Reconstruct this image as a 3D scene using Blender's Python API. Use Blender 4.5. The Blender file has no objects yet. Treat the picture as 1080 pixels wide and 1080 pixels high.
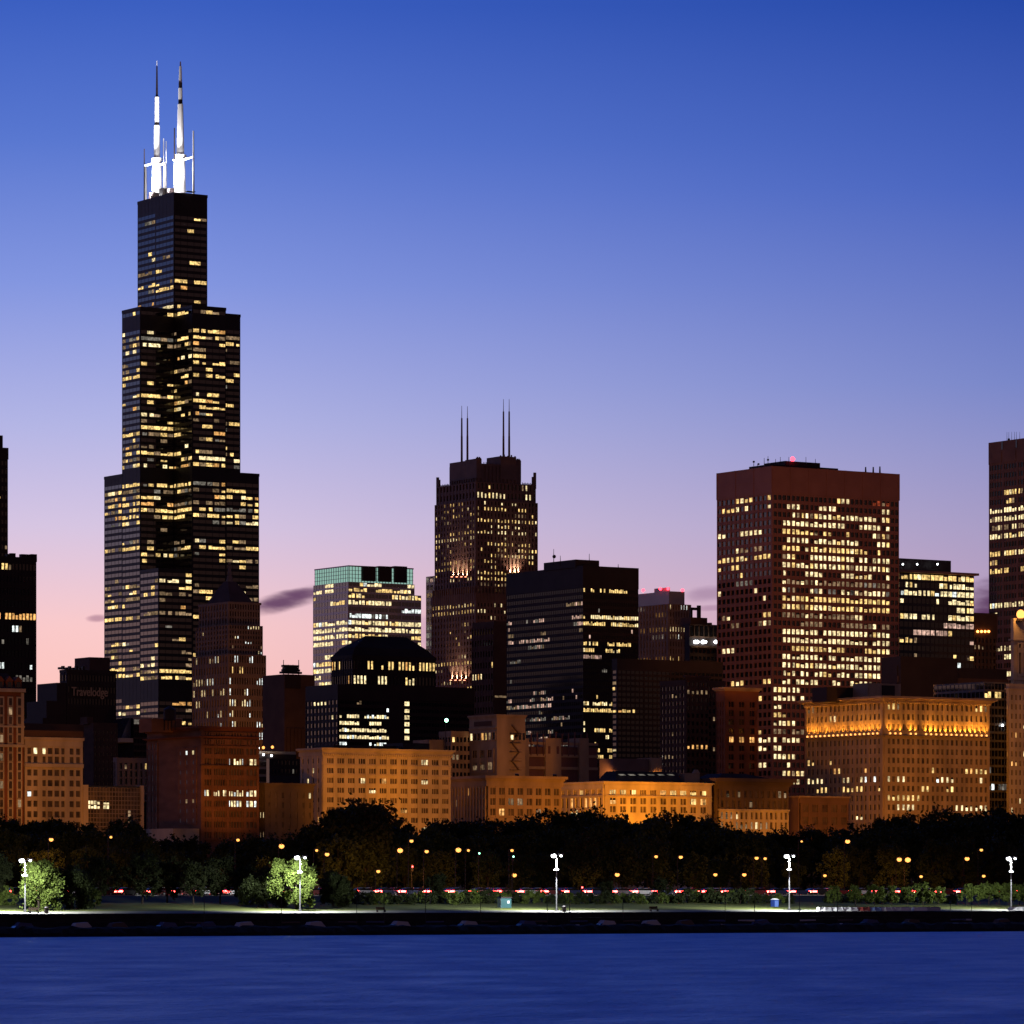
import bpy, math, random
from mathutils import Vector, Matrix
R = math.radians
S = bpy.context.scene
COL = S.collection
random.seed(7)

# ------------------------------------------------------------------ camera
F, HZ, CH, G = 4713.0, 942.0, 7.0, 6.0      # focal length and horizon in photo pixels, eye height, city ground height
cam = bpy.data.cameras.new('camera')
cam.sensor_width = 36.0
cam.lens = F * 36.0 / 1080.0
cam.shift_y = (HZ - 540.0) / 1080.0
cam.clip_start, cam.clip_end = 1.0, 90000.0
camo = bpy.data.objects.new('camera', cam)
COL.objects.link(camo)
camo.location = (0, 0, CH)
camo.rotation_euler = (R(90), 0, 0)
S.camera = camo
S.view_settings.view_transform = 'Standard'
S.view_settings.look = 'None'
S.view_settings.exposure = 0.0
S.view_settings.gamma = 1.0
S.render.engine = 'CYCLES'
S.cycles.use_denoising = True
S.cycles.max_bounces = 5
S.cycles.sample_clamp_indirect = 3.0
S.cycles.caustics_reflective = False
S.cycles.caustics_refractive = False

def lin(c):
    return tuple(((v / 255.0 + 0.055) / 1.055) ** 2.4 if v > 10 else v / 255.0 / 12.92 for v in c)

# ------------------------------------------------------------------ dusk sky
W = bpy.data.worlds.new('World')
S.world = W
W.use_nodes = True
nt = W.node_tree
nt.nodes.clear()
def nn(t, **kw):
    n = nt.nodes.new(t)
    for k, v in kw.items():
        setattr(n, k, v)
    return n
def mth(op, a, b=None, c=None):
    n = nn('ShaderNodeMath', operation=op)
    for i, v in enumerate((a, b, c)):
        if v is None:
            continue
        if isinstance(v, (int, float)):
            n.inputs[i].default_value = v
        else:
            nt.links.new(v, n.inputs[i])
    return n.outputs[0]
def rng(v, a, b, smooth=False):
    n = nn('ShaderNodeMapRange')
    n.interpolation_type = 'SMOOTHSTEP' if smooth else 'LINEAR'
    nt.links.new(v, n.inputs[0])
    n.inputs[1].default_value, n.inputs[2].default_value = a, b
    n.clamp = True
    return n.outputs[0]
def ramp(fac, stops):
    n = nn('ShaderNodeValToRGB')
    cr = n.color_ramp
    while len(cr.elements) < len(stops):
        cr.elements.new(1.0)
    for e, (z, c) in zip(cr.elements, stops):
        e.position = math.sqrt(z)
        e.color = (*lin(c), 1)
    nt.links.new(fac, n.inputs[0])
    return n.outputs[0]
def mix(f, a, b):
    n = nn('ShaderNodeMix', data_type='RGBA')
    if isinstance(f, float):
        n.inputs[0].default_value = f
    else:
        nt.links.new(f, n.inputs[0])
    for i, v in ((6, a), (7, b)):
        if isinstance(v, tuple):
            n.inputs[i].default_value = (*v, 1)
        else:
            nt.links.new(v, n.inputs[i])
    return n.outputs[2]
tc = nn('ShaderNodeTexCoord')
sp = nn('ShaderNodeSeparateXYZ')
nt.links.new(tc.outputs['Generated'], sp.inputs[0])
X, Y, Z = sp.outputs
el = mth('SQRT', mth('MAXIMUM', Z, 0.0))
HIGH = [(.26, (64, 108, 216)), (.42, (62, 106, 214)), (.66, (36, 66, 150)), (1.0, (20, 40, 98))]
left = ramp(el, [(0, (255, 190, 160)), (.0428, (254, 197, 188)), (.0597, (250, 202, 203)), (.0818, (214, 197, 226)), (.104, (179, 181, 229)),
                 (.135, (131, 150, 224)), (.166, (88, 119, 208)), (.196, (58, 94, 192))] + HIGH)
right = ramp(el, [(0, (196, 140, 160)), (.045, (196, 146, 172)), (.064, (184, 158, 190)), (.082, (165, 154, 196)), (.098, (143, 145, 199)), (.113, (120, 134, 200)),
                  (.155, (72, 100, 190)), (.196, (37, 72, 166))] + [(a, tuple(int(v * .92) for v in c)) for a, c in HIGH])
east = ramp(el, [(0, (118, 84, 72)), (.10, (122, 88, 82)), (.26, (84, 68, 84)), (.5, (38, 42, 78)), (1.0, (14, 25, 62))])
west = mix(rng(X, -.075, .118), left, right)
glow = mth('ADD', mth('MULTIPLY', X, -.35), mth('MULTIPLY', Y, .937))
sky = mix(rng(glow, .84, .10, True), west, east)
# a few purple cloud scraps low over the western horizon
u = mth('DIVIDE', X, mth('MAXIMUM', Y, .05))
v = mth('DIVIDE', Z, mth('MAXIMUM', Y, .05))
nz = nn('ShaderNodeTexNoise')
nz.inputs['Scale'].default_value = 1.0
nz.inputs['Detail'].default_value = 4.0
cb = nn('ShaderNodeCombineXYZ')
nt.links.new(mth('MULTIPLY', u, 130.0), cb.inputs[0])
nt.links.new(mth('MULTIPLY', v, 420.0), cb.inputs[1])
nt.links.new(cb.outputs[0], nz.inputs['Vector'])
wob = mth('MULTIPLY', mth('SUBTRACT', nz.outputs['Fac'], .5), 1.5)
CLOUDS = [(300, 634, 46, 10, (98, 62, 98), .95), (318, 626, 20, 6, (100, 64, 100), .5), (103, 652, 11, 4, (150, 100, 130), .6), (748, 626, 24, 8, (150, 116, 150), .55),
          (751, 641, 20, 3, (160, 118, 150), .5), (1052, 655, 46, 44, (84, 48, 88), .98), (452, 668, 12, 18, (178, 140, 178), .5)]
for cx, cy, ax, ay, c, s in CLOUDS:
    du = mth('MULTIPLY', mth('SUBTRACT', u, (cx - 540) / F), F / ax)
    dv = mth('MULTIPLY', mth('SUBTRACT', mth('SUBTRACT', v, (HZ - cy) / F), mth('MULTIPLY', mth('SUBTRACT', u, (cx - 540) / F), .24 if ax == 46 else .05)), F / ay)
    q = mth('ADD', mth('ADD', mth('MULTIPLY', du, du), mth('MULTIPLY', dv, dv)), wob)
    m = mth('MULTIPLY', rng(q, 1.7, -.1, True), s)
    m = mth('MULTIPLY', m, rng(Y, .4, .6))
    sky = mix(m, sky, lin(c))
bg = nn('ShaderNodeBackground')
nt.links.new(sky, bg.inputs[0])
bg.inputs[1].default_value = 1.0
wo = nn('ShaderNodeOutputWorld')
nt.links.new(bg.outputs[0], wo.inputs[0])
# the sun has set behind the city: the scene is lit by this sky and by its lamps

# ------------------------------------------------------------------ materials
MATS = {}
def mat(name, col, rough=.8, metal=0.0, var=.25, scale=.15, spec=.15, stretch=None, bump=0.0):
    if name in MATS:
        return MATS[name]
    m = bpy.data.materials.new(name)
    m.use_nodes = True
    t = m.node_tree
    p = t.nodes['Principled BSDF']
    p.inputs['Roughness'].default_value = rough
    p.inputs['Metallic'].default_value = metal
    p.inputs['Specular IOR Level'].default_value = spec
    if var:
        g = t.nodes.new('ShaderNodeNewGeometry')
        mp = t.nodes.new('ShaderNodeMapping')
        if stretch:
            mp.inputs['Scale'].default_value = stretch
        t.links.new(g.outputs['Position'], mp.inputs[0])
        n = t.nodes.new('ShaderNodeTexNoise')
        n.inputs['Scale'].default_value = scale
        n.inputs['Detail'].default_value = 6
        t.links.new(mp.outputs[0], n.inputs['Vector'])
        r = t.nodes.new('ShaderNodeValToRGB')
        r.color_ramp.elements[0].position, r.color_ramp.elements[1].position = .25, .75
        r.color_ramp.elements[0].color = (*[c * (1 - var) for c in col], 1)
        r.color_ramp.elements[1].color = (*[min(.95, c * (1 + var)) for c in col], 1)
        t.links.new(n.outputs['Fac'], r.inputs[0])
        t.links.new(r.outputs[0], p.inputs['Base Color'])
        if bump:
            b = t.nodes.new('ShaderNodeBump')
            b.inputs['Strength'].default_value = bump
            b.inputs['Distance'].default_value = .3
            t.links.new(n.outputs['Fac'], b.inputs['Height'])
            t.links.new(b.outputs[0], p.inputs['Normal'])
    else:
        p.inputs['Base Color'].default_value = (*col, 1)
    MATS[name] = m
    return m
def emit(name, col, strength, vary=0.0, sampled=False):
    """A surface that gives off light; VARY > 0: rooms behind a window, uneven from pane to pane and within one pane."""
    if name in MATS:
        return MATS[name]
    m = bpy.data.materials.new(name)
    m.use_nodes = True
    t = m.node_tree
    t.nodes.clear()
    o = t.nodes.new('ShaderNodeOutputMaterial')
    e = t.nodes.new('ShaderNodeEmission')
    e.inputs[0].default_value = (*col, 1)
    e.inputs[1].default_value = strength
    t.links.new(e.outputs[0], o.inputs[0])
    if vary:
        def ma(op, a, b):
            n = t.nodes.new('ShaderNodeMath')
            n.operation = op
            for i, q in enumerate((a, b)):
                if isinstance(q, (int, float)):
                    n.inputs[i].default_value = q
                else:
                    t.links.new(q, n.inputs[i])
            return n.outputs[0]
        g = t.nodes.new('ShaderNodeNewGeometry')
        oi = t.nodes.new('ShaderNodeObjectInfo')
        rnd = ma('FRACT', ma('ADD', g.outputs['Random Per Island'], oi.outputs['Random']), 0.0)
        n = t.nodes.new('ShaderNodeTexNoise')
        n.inputs['Scale'].default_value = .75
        n.inputs['Detail'].default_value = 3
        t.links.new(g.outputs['Position'], n.inputs['Vector'])
        mr = t.nodes.new('ShaderNodeMapRange')
        t.links.new(n.outputs['Fac'], mr.inputs[0])
        mr.inputs[1].default_value, mr.inputs[2].default_value = .32, .62
        mr.inputs[3].default_value, mr.inputs[4].default_value = .18, 1.15
        lvl = ma('ADD', ma('MULTIPLY', rnd, vary), 1.0 - vary * .6)
        t.links.new(ma('MULTIPLY', ma('MULTIPLY', lvl, mr.outputs[0]), strength), e.inputs[1])
    m.cycles.emission_sampling = 'FRONT_BACK' if sampled else 'NONE'
    MATS[name] = m
    return m
GLASS = mat('dark_glass', (.010, .010, .012), .06, 0, 0, spec=.5)
BRONZEGLASS = mat('bronze_glass', (.012, .009, .010), .12, 0, 0, spec=.14)
CURTAIN = mat('curtained_glass', (.095, .075, .055), .4, 0, .85, .33, spec=.3)
BLUEGLASS = mat('blue_glass', (.012, .018, .04), .08, .0, 0, spec=.9)
MIRROR = mat('mirror_glass', (.10, .13, .22), .05, .8, 0, spec=.8)
GREENGLASS = emit('green_crown_glass', (.46, .80, .68), .58)
PALEGLASS = mat('pale_reflecting_glass', (.05, .055, .06), .08, 0, 0, spec=1.0)
BLACKMETAL = mat('black_metal', (.024, .017, .017), .5, .1, .2, spec=.2)
BLACKSTONE = mat('black_cladding', (.032, .023, .023), .65, 0, .2, spec=.15)
DARKBROWN = mat('dark_brown_stone', (.085, .052, .040), .8)
BROWNBRICK = mat('brown_brick', (.10, .058, .042), .9, stretch=(1, 1, 3))
REDSTEEL = mat('red_painted_steel', (.33, .145, .10), .6, 0, .12, spec=.2)
REDBRICK = mat('red_brick', (.22, .085, .045), .9)
GREYSTONE = mat('grey_stone', (.25, .19, .155), .85)
PALESTONE = mat('pale_stone', (.36, .30, .24), .85)
CREAMSTONE = mat('cream_terracotta', (.50, .42, .30), .8, stretch=(1, 1, .35), scale=.22, var=.32)
TAN = mat('tan_brick', (.34, .25, .17), .9, stretch=(1, 1, .35), scale=.22, var=.32)
CONCRETE = mat('concrete', (.33, .31, .28), .9)
GRANITE = mat('rose_granite', (.15, .095, .08), .6)
ALU = mat('brushed_panel', (.30, .27, .28), .4, .4, .1)
WHITEMETAL = mat('white_metal', (.78, .78, .78), .5, 0, .08)
ROOFDARK = mat('roof_felt', (.035, .028, .028), .9, spec=.04)
SLATE = mat('slate_roof', (.045, .040, .050), .8, spec=.03)
WIN = {
    'warm': emit('lit_warm', (1.0, .66, .23), 1.45, .7), 'pale': emit('lit_pale', (1.0, .79, .41), 1.55, .6), 'amber': emit('lit_amber', (1.0, .50, .15), 1.2, .7),
    'cool': emit('lit_cool', (.86, .95, .92), 1.7, .7), 'dim': emit('lit_dim', (1.0, .66, .36), .32, .8), 'pink': emit('lit_pink', (1.0, .62, .48), .75, .8),
    'grey': emit('lit_grey', (.78, .70, .58), .28, .8), 'red': emit('lit_red', (1.0, .16, .06), .45, .6), 'dark': GLASS}
BEACON = emit('red_beacon', (1.0, .03, .05), 9.0)
SODIUM = emit('sodium_lens', (1.0, .37, .085), 2.6)
SODIUMDIM = emit('sodium_lens_far', (1.0, .42, .09), 2.2)
LEDWHITE = emit('white_lens', (.92, .97, 1.0), 9.0)

# ------------------------------------------------------------------ mesh helpers
class MB:
    def __init__(s):
        s.v, s.f, s.m = [], [], []
    def face(s, pts, mi=0):
        b = len(s.v)
        s.v += [tuple(p) for p in pts]
        s.f.append(tuple(range(b, b + len(pts))))
        s.m.append(mi)
    def hull(s, lo, hi, mi=0):
        """Closed prism or frustum between the loops LO and HI, both counter-clockwise from above."""
        n, b = len(lo), len(s.v)
        s.v += [tuple(p) for p in lo] + [tuple(p) for p in hi]
        s.f.append(tuple(b + i for i in reversed(range(n))))
        s.f.append(tuple(b + n + i for i in range(n)))
        for i in range(n):
            j = (i + 1) % n
            s.f.append((b + i, b + j, b + n + j, b + n + i))
        s.m += [mi] * (n + 2)
    def box(s, x0, x1, y0, y1, z0, z1, mi=0):
        s.hull([(x0, y0, z0), (x1, y0, z0), (x1, y1, z0), (x0, y1, z0)], [(x0, y0, z1), (x1, y0, z1), (x1, y1, z1), (x0, y1, z1)], mi)
    def tube(s, p0, p1, r0, r1=None, n=8, mi=0):
        r1 = r0 if r1 is None else r1
        p0, p1 = Vector(p0), Vector(p1)
        d = (p1 - p0).normalized()
        a = d.orthogonal().normalized()
        c = d.cross(a)
        ring = lambda p, r: [p + (a * math.cos(2 * math.pi * i / n) + c * math.sin(2 * math.pi * i / n)) * r for i in range(n)]
        s.hull(ring(p0, r0), ring(p1, r1), mi)
    def ball(s, c, r, sz=1.0, n=10, mi=0):
        c = Vector(c)
        k = n // 2
        rings = []
        for i in range(1, k):
            th = math.pi * i / k
            rings.append([c + Vector((r * math.sin(th) * math.cos(2 * math.pi * j / n), r * math.sin(th) * math.sin(2 * math.pi * j / n), r * sz * math.cos(th))) for j in range(n)])
        b = len(s.v)
        for rg in rings:
            s.v += [tuple(p) for p in rg]
        s.v += [tuple(c + Vector((0, 0, r * sz))), tuple(c - Vector((0, 0, r * sz)))]
        t, u = len(s.v) - 2, len(s.v) - 1
        for j in range(n):
            q = (j + 1) % n
            s.f.append((t, b + j, b + q))
            s.f.append((u, b + (k - 2) * n + q, b + (k - 2) * n + j))
            s.m += [mi] * 2
            for i in range(k - 2):
                s.f.append((b + i * n + j, b + (i + 1) * n + j, b + (i + 1) * n + q, b + i * n + q))
                s.m.append(mi)
    def data(s, name, mats):
        me = bpy.data.meshes.new(name)
        me.from_pydata(s.v, [], s.f)
        for m in mats if isinstance(mats, (list, tuple)) else [mats]:
            me.materials.append(m)
        me.polygons.foreach_set('material_index', s.m)
        me.update()
        return me
    def build(s, name, mats, parent=None, loc=(0, 0, 0)):
        o = bpy.data.objects.new(name, s.data(name, mats))
        COL.objects.link(o)
        o.parent = parent
        o.location = loc
        return o
def tag(o, label=None, cat=None, group=None, kind=None):
    for k, q in (('label', label), ('category', cat), ('group', group), ('kind', kind)):
        if q:
            o[k] = q
    return o
def empty(name, loc, rz=0.0, **kw):
    o = bpy.data.objects.new(name, None)
    COL.objects.link(o)
    o.location = loc
    o.rotation_euler = (0, 0, rz)
    return tag(o, **kw)
def copy_tree(o, parent=None):
    c = o.copy()
    COL.objects.link(c)
    if parent:
        c.parent = parent
    for ch in list(o.children):
        copy_tree(ch, c)
    return c
def light(kind, loc, energy, col, parent=None, target=None, size=.3, spot=None, blend=.6):
    d = bpy.data.lights.new('lamp_light', kind)
    d.energy, d.color = energy, col
    d.shadow_soft_size = size
    if kind == 'SPOT':
        d.spot_size, d.spot_blend = R(spot), blend
    o = bpy.data.objects.new('lamp_light', d)
    COL.objects.link(o)
    o.parent = parent
    o.location = loc
    if target is not None:
        o.rotation_euler = (Vector(target) - Vector(loc)).to_track_quat('-Z', 'Y').to_euler()
    return o

# ------------------------------------------------------------------ the street grid: everything on land follows it
A = R(33)
CA, SA = math.cos(A), math.sin(A)
UR, UL = Vector((CA, SA, 0)), Vector((-SA, CA, 0))      # along the shore (away to the right) and inland
Y0 = 772.0
def ray(px):
    return (px - 540.0) / F
def at(px, d, z=0.0):
    """The point D metres inland from the shoreline on the bearing of photo column PX."""
    t = ray(px)
    s = (t * (Y0 + d * CA) + d * SA) / (CA - t * SA)
    p = Vector((0, Y0, 0)) + UR * s + UL * d
    p.z = z
    return p
def zat(y, p):
    return (HZ - y) * p.y / F + CH
def front(px, y0=1385.0):
    return y0 / (1 - ray(px) * SA / CA)

# ------------------------------------------------------------------ buildings
class Bld:
    def __init__(s, name, label, cx, Y, cat='building', group=None, nmax=100):
        s.o = Vector((ray(cx) * Y, Y, 0))
        s.root = empty(name, (s.o.x, s.o.y, G), A, label=label, cat=cat, group=group)
        s.mb = MB()
        s.cells = []
        s.nmax = nmax
        s.cx = cx
        s.dark = GLASS
    def r(s, px, y=0.0):
        t = ray(px)
        return (t * (s.o.y + y * CA) - s.o.x + y * SA) / (CA - t * SA)
    def l(s, px, x=0.0):
        t = ray(px)
        return (s.o.x + x * CA - t * (s.o.y + x * SA)) / (SA + t * CA)
    def z(s, ypx, x=0.0, y=0.0):
        return (HZ - ypx) * (s.o.y + x * SA + y * CA) / F + CH - G
    def ypx(s, z, x=0.0, y=0.0):
        return HZ - (z + G - CH) * F / (s.o.y + x * SA + y * CA)
    def tier(s, l, c, r, ytop, z0=-2.0, iy=0.0, mi=1):
        """A block whose left, near-corner and right edges stand on the photo columns L, C, R; IY sets it back behind the street face."""
        x0 = s.r(c, iy)
        t = dict(x0=x0, x1=s.r(r, iy), y0=iy, y1=s.l(l, x0), z0=z0, z1=s.z(ytop, x0, iy))
        s.mb.box(t['x0'], t['x1'], t['y0'], t['y1'], z0, t['z1'], mi)
        return t
    def fbox(s, face, p, a0, a1, z0, z1, o0, o1, mi=0):
        if face == 'R':
            s.mb.box(a0, a1, p - o1, p - o0, z0, z1, mi)
        else:
            s.mb.box(p - o1, p - o0, a0, a1, z0, z1, mi)
    def facade(s, face, p, a0, a1, z0, z1, nb, nf, wf=.7, hf=.55, sill=.28, out=.4, lit=None, groups=0, gw=0.0, mull=0, edge=0.0, skip=None, keep_dark=True):
        w, h = (a1 - a0) / nb, (z1 - z0) / nf
        x, y = (0, p) if face == 'R' else (p, 0)
        pw = (1 - wf) * w
        for k in range(nf + 1):                                     # spandrels
            lo = z0 if k == 0 else z0 + (k - 1 + sill + hf) * h
            hi = z1 if k == nf else z0 + (k + sill) * h
            s.fbox(face, p, a0, a1, lo, hi, 0, out * .75)
        for i in range(nb + 1):                                     # piers
            q = pw + (gw if groups and i % groups == 0 else 0) + (edge if i in (0, nb) else 0)
            c = a0 + i * w
            s.fbox(face, p, max(a0, c - q / 2), min(a1, c + q / 2), z0 + .02, z1 - .02, 0, out)
        for k in range(nf):
            zl, zh = z0 + (k + sill) * h, z0 + (k + sill + hf) * h
            yp = s.ypx((zl + zh) / 2, x, y)
            row = lit(face, yp, nb) if lit else [None] * nb
            if skip and skip(face, k, nf):
                s.fbox(face, p, a0 + .05, a1 - .05, zl - .05, zh + .05, 0, out * .6)
                continue
            for i in range(nb):
                m = row[i]
                if m is None and not keep_dark:
                    continue
                ql = pw + (gw if groups and i % groups == 0 else 0) + (edge if i == 0 else 0)
                qr = pw + (gw if groups and (i + 1) % groups == 0 else 0) + (edge if i == nb - 1 else 0)
                al, ah = a0 + i * w + ql / 2 - .04, a0 + (i + 1) * w - qr / 2 + .04
                hi, lo_ = zh + .04, al
                if m and random.random() < .3:                     # blinds half down, partitions
                    hi = zl + (zh - zl) * random.uniform(.5, .92)
                if m and ah - al > 1.6 and random.random() < .25:
                    lo_ = al + (ah - al) * random.uniform(.2, .5)
                s.cells.append((face, p - .08, lo_, ah, zl - .04, hi, m or 'dark'))
                for j in range(mull):
                    c = al + (ah - al) * (j + 1) / (mull + 1)
                    s.fbox(face, p, c - .09, c + .09, zl, zh, 0, out * .45)
    def faces(s, t, nr, nl, nf, zb=None, zt=None, **kw):
        zb = t['z0'] if zb is None else zb
        zt = t['z1'] if zt is None else zt
        if nr:
            s.facade('R', t['y0'], t['x0'], t['x1'], zb, zt, nr, nf, **kw)
        if nl:
            s.facade('L', t['x0'], t['y0'], t['y1'], zb, zt, nl, nf, **kw)
        o = kw.get('out', .4)
        if nr and nl:                                               # corner post
            s.mb.box(t['x0'] - o - .01, t['x0'] + .02, t['y0'] - o - .01, t['y0'] + .02, zb + .01, zt - .01)
        if zt < t['z1'] - .05:
            s.band(t, zt, t['z1'], o * .9)
    def band(s, t, z0, z1, out=.4, mi=0, mb=None):
        """A belt right round the block T: parapet, cornice, string course or blind storey."""
        (mb or s.mb).box(t['x0'] - out, t['x1'] + out, t['y0'] - out, t['y1'] + out, z0, z1, mi)
    def part(s, name, mats, fn, parent=None):
        mb = MB()
        fn(mb)
        return mb.build(name, mats, parent or s.root)
    def cornice(s, t, z0, z1, out=1.2, m=None, name='cornice', teeth=0):
        mb = MB()
        s.band(t, z0 + (z1 - z0) * .55, z1, out, 0, mb)
        s.band(t, z0 + (z1 - z0) * .25, z0 + (z1 - z0) * .55 - .003, out * .6, 0, mb)
        s.band(t, z0, z0 + (z1 - z0) * .25 - .003, out * .3, 0, mb)
        return mb.build(name, m or s.wall, s.root)
    def boxes(s, name, m, lst):
        for q in lst:
            s.part(name, m, lambda mb: mb.box(*q))
    def roof_flood(s, px, iy, z, target, e, spot=60):
        """An added floodlight, hidden on this roof, to brighten the wall behind it."""
        x = s.r(px, iy)
        s.part('floodlight', BLACKMETAL, lambda mb: (mb.hull([(x - .5, iy - .4, z), (x + .5, iy - .4, z), (x + .5, iy + .2, z), (x - .5, iy + .2, z)], [(x - .6, iy - .4, z + .9), (x + .6, iy - .4, z + .9), (x + .6, iy + .1, z + 1.1), (x - .6, iy + .1, z + 1.1)])))  # added fixture, put in only to brighten what stands behind
        t = s.root.matrix_basis.inverted() @ Vector(target)
        light('SPOT', (x, iy + .5, z + 1.3), e, (1.0, .36, .07), s.root, t, 1.5, spot, 1.0)
    def done(s, wall, core=GLASS, third=None):
        s.wall = wall
        s.mb.build('wall', [wall, core] + ([third] if third else []), s.root)
        cache = {}
        rest, order, slots = MB(), sorted(s.cells, key=lambda c: (c[6] == 'dark', random.random())), []
        for n, (face, p, a0, a1, z0, z1, m) in enumerate(order):
            w, h = a1 - a0, z1 - z0
            if n < s.nmax:
                key = (face, round(w, 1), round(h, 1), m)
                if key not in cache:
                    q = MB()
                    if face == 'R':
                        q.face([(-w / 2, 0, -h / 2), (w / 2, 0, -h / 2), (w / 2, 0, h / 2), (-w / 2, 0, h / 2)])
                    else:
                        q.face([(0, w / 2, -h / 2), (0, -w / 2, -h / 2), (0, -w / 2, h / 2), (0, w / 2, h / 2)])
                    cache[key] = q.data('window', s.dark if m == 'dark' else WIN[m])
                o = bpy.data.objects.new('window', cache[key])
                COL.objects.link(o)
                o.parent = s.root
                o.location = ((a0 + a1) / 2, p, (z0 + z1) / 2) if face == 'R' else (p, (a0 + a1) / 2, (z0 + z1) / 2)
            else:
                if m not in slots:
                    slots.append(m)
                if face == 'R':
                    rest.face([(a0, p, z0), (a1, p, z0), (a1, p, z1), (a0, p, z1)], slots.index(m))
                else:
                    rest.face([(p, a1, z0), (p, a0, z0), (p, a0, z1), (p, a1, z1)], slots.index(m))
        if rest.f:
            tag(rest.build('window', [s.dark if m == 'dark' else WIN[m] for m in slots], s.root), kind='stuff')

def pick(pal):
    q = random.random() * sum(w for _, w in pal)
    for m, w in pal:
        q -= w
        if q <= 0:
            return m
    return pal[-1][0]
WARM = [('warm', 5), ('pale', 3), ('amber', 1), ('dim', 3)]
OFFICE = [('pale', 5), ('warm', 4), ('cool', .6), ('dim', 1.5)]
COOLS = [('cool', 4), ('pale', 3), ('dim', 1)]
HOTEL = [('pale', 2), ('amber', 2), ('warm', 2), ('dim', 2)]
def lights_on(bands, pal=WARM, corr=.55, vary=True):
    """Which rooms are lit. BANDS: (top, bottom, share on the right face, share on the left face[, palette]) in photo rows."""
    def f(face, yp, nb):
        for b in bands:
            if b[0] <= yp < b[1]:
                p = b[2] if face == 'R' else b[3]
                pl = b[4] if len(b) > 4 else pal
                break
        else:
            return [None] * nb
        if vary:
            p = min(.95, p * random.choice((.2, .5, .9, 1.2, 1.9)))
        row, on, tone = [], random.random() < p, pick(pl)
        for i in range(nb):
            on = random.random() < (p + corr * (1 - p) if on else p * (1 - corr))
            row.append((tone if random.random() < .65 else pick(pl)) if on else None)
        return row
    return f

# ================================================================== setting: water, land, roads
def grid_pt(s, d, z):
    p = Vector((0, Y0, z)) + UR * s + UL * d
    return p
def strip(name, prof, mats, s0=-1500, s1=1500, step=None, kind='structure', mis=None):
    """A sheet along the shore whose cross-section is PROF: (inland distance, height)."""
    mb = MB()
    n = 1 if not step else int((s1 - s0) / step)
    for i in range(n):
        a, b = s0 + (s1 - s0) * i / n, s0 + (s1 - s0) * (i + 1) / n
        for k, ((d0, z0), (d1, z1)) in enumerate(zip(prof, prof[1:])):
            mb.face([grid_pt(a, d0, z0), grid_pt(b, d0, z0), grid_pt(b, d1, z1), grid_pt(a, d1, z1)], mis[k] if mis else 0)
    o = mb.build(name, mats)
    return tag(o, kind=kind)

wm = bpy.data.materials.new('lake_water')
wm.use_nodes = True
t_ = wm.node_tree
p_ = t_.nodes['Principled BSDF']
p_.inputs['Base Color'].default_value = (.012, .125, .62, 1)
p_.inputs['Roughness'].default_value = .40
p_.inputs['IOR'].default_value = 1.5
p_.inputs['Specular IOR Level'].default_value = .9
g_ = t_.nodes.new('ShaderNodeNewGeometry')
def wave(scale, sx, sy, detail, dist, prev=None, strength=1.0):
    mp = t_.nodes.new('ShaderNodeMapping')
    mp.inputs['Scale'].default_value = (sx, sy, 1)
    mp.inputs['Rotation'].default_value = (0, 0, R(4))
    t_.links.new(g_.outputs['Position'], mp.inputs[0])
    n = t_.nodes.new('ShaderNodeTexNoise')
    n.inputs['Scale'].default_value = scale
    n.inputs['Detail'].default_value = detail
    t_.links.new(mp.outputs[0], n.inputs['Vector'])
    b = t_.nodes.new('ShaderNodeBump')
    b.inputs['Strength'].default_value = strength
    b.inputs['Distance'].default_value = dist
    t_.links.new(n.outputs['Fac'], b.inputs['Height'])
    if prev:
        t_.links.new(prev.outputs[0], b.inputs['Normal'])
    return b
b1 = wave(1.0, .13, .07, 5, 2.6)
b2 = wave(1.0, .9, .7, 3, .9, b1)
t_.links.new(b2.outputs[0], p_.inputs['Normal'])
mp_ = t_.nodes.new('ShaderNodeMapping')
mp_.inputs['Scale'].default_value = (.11, .05, 1)
t_.links.new(g_.outputs['Position'], mp_.inputs[0])
nr_ = t_.nodes.new('ShaderNodeTexNoise')
nr_.inputs['Scale'].default_value = 1.0
nr_.inputs['Detail'].default_value = 5
t_.links.new(mp_.outputs[0], nr_.inputs['Vector'])
rr_ = t_.nodes.new('ShaderNodeMapRange')                            # wind patches: rougher and smoother water
t_.links.new(nr_.outputs['Fac'], rr_.inputs[0])
rr_.inputs[1].default_value, rr_.inputs[2].default_value, rr_.inputs[3].default_value, rr_.inputs[4].default_value = .25, .75, .34, .58
t_.links.new(rr_.outputs[0], p_.inputs['Roughness'])
wmb = MB()
wmb.face([(-9000, -600, 0), (9000, -600, 0), (9000, 9000, 0), (-9000, 9000, 0)])
tag(wmb.build('lake_water', wm), kind='structure')

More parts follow.
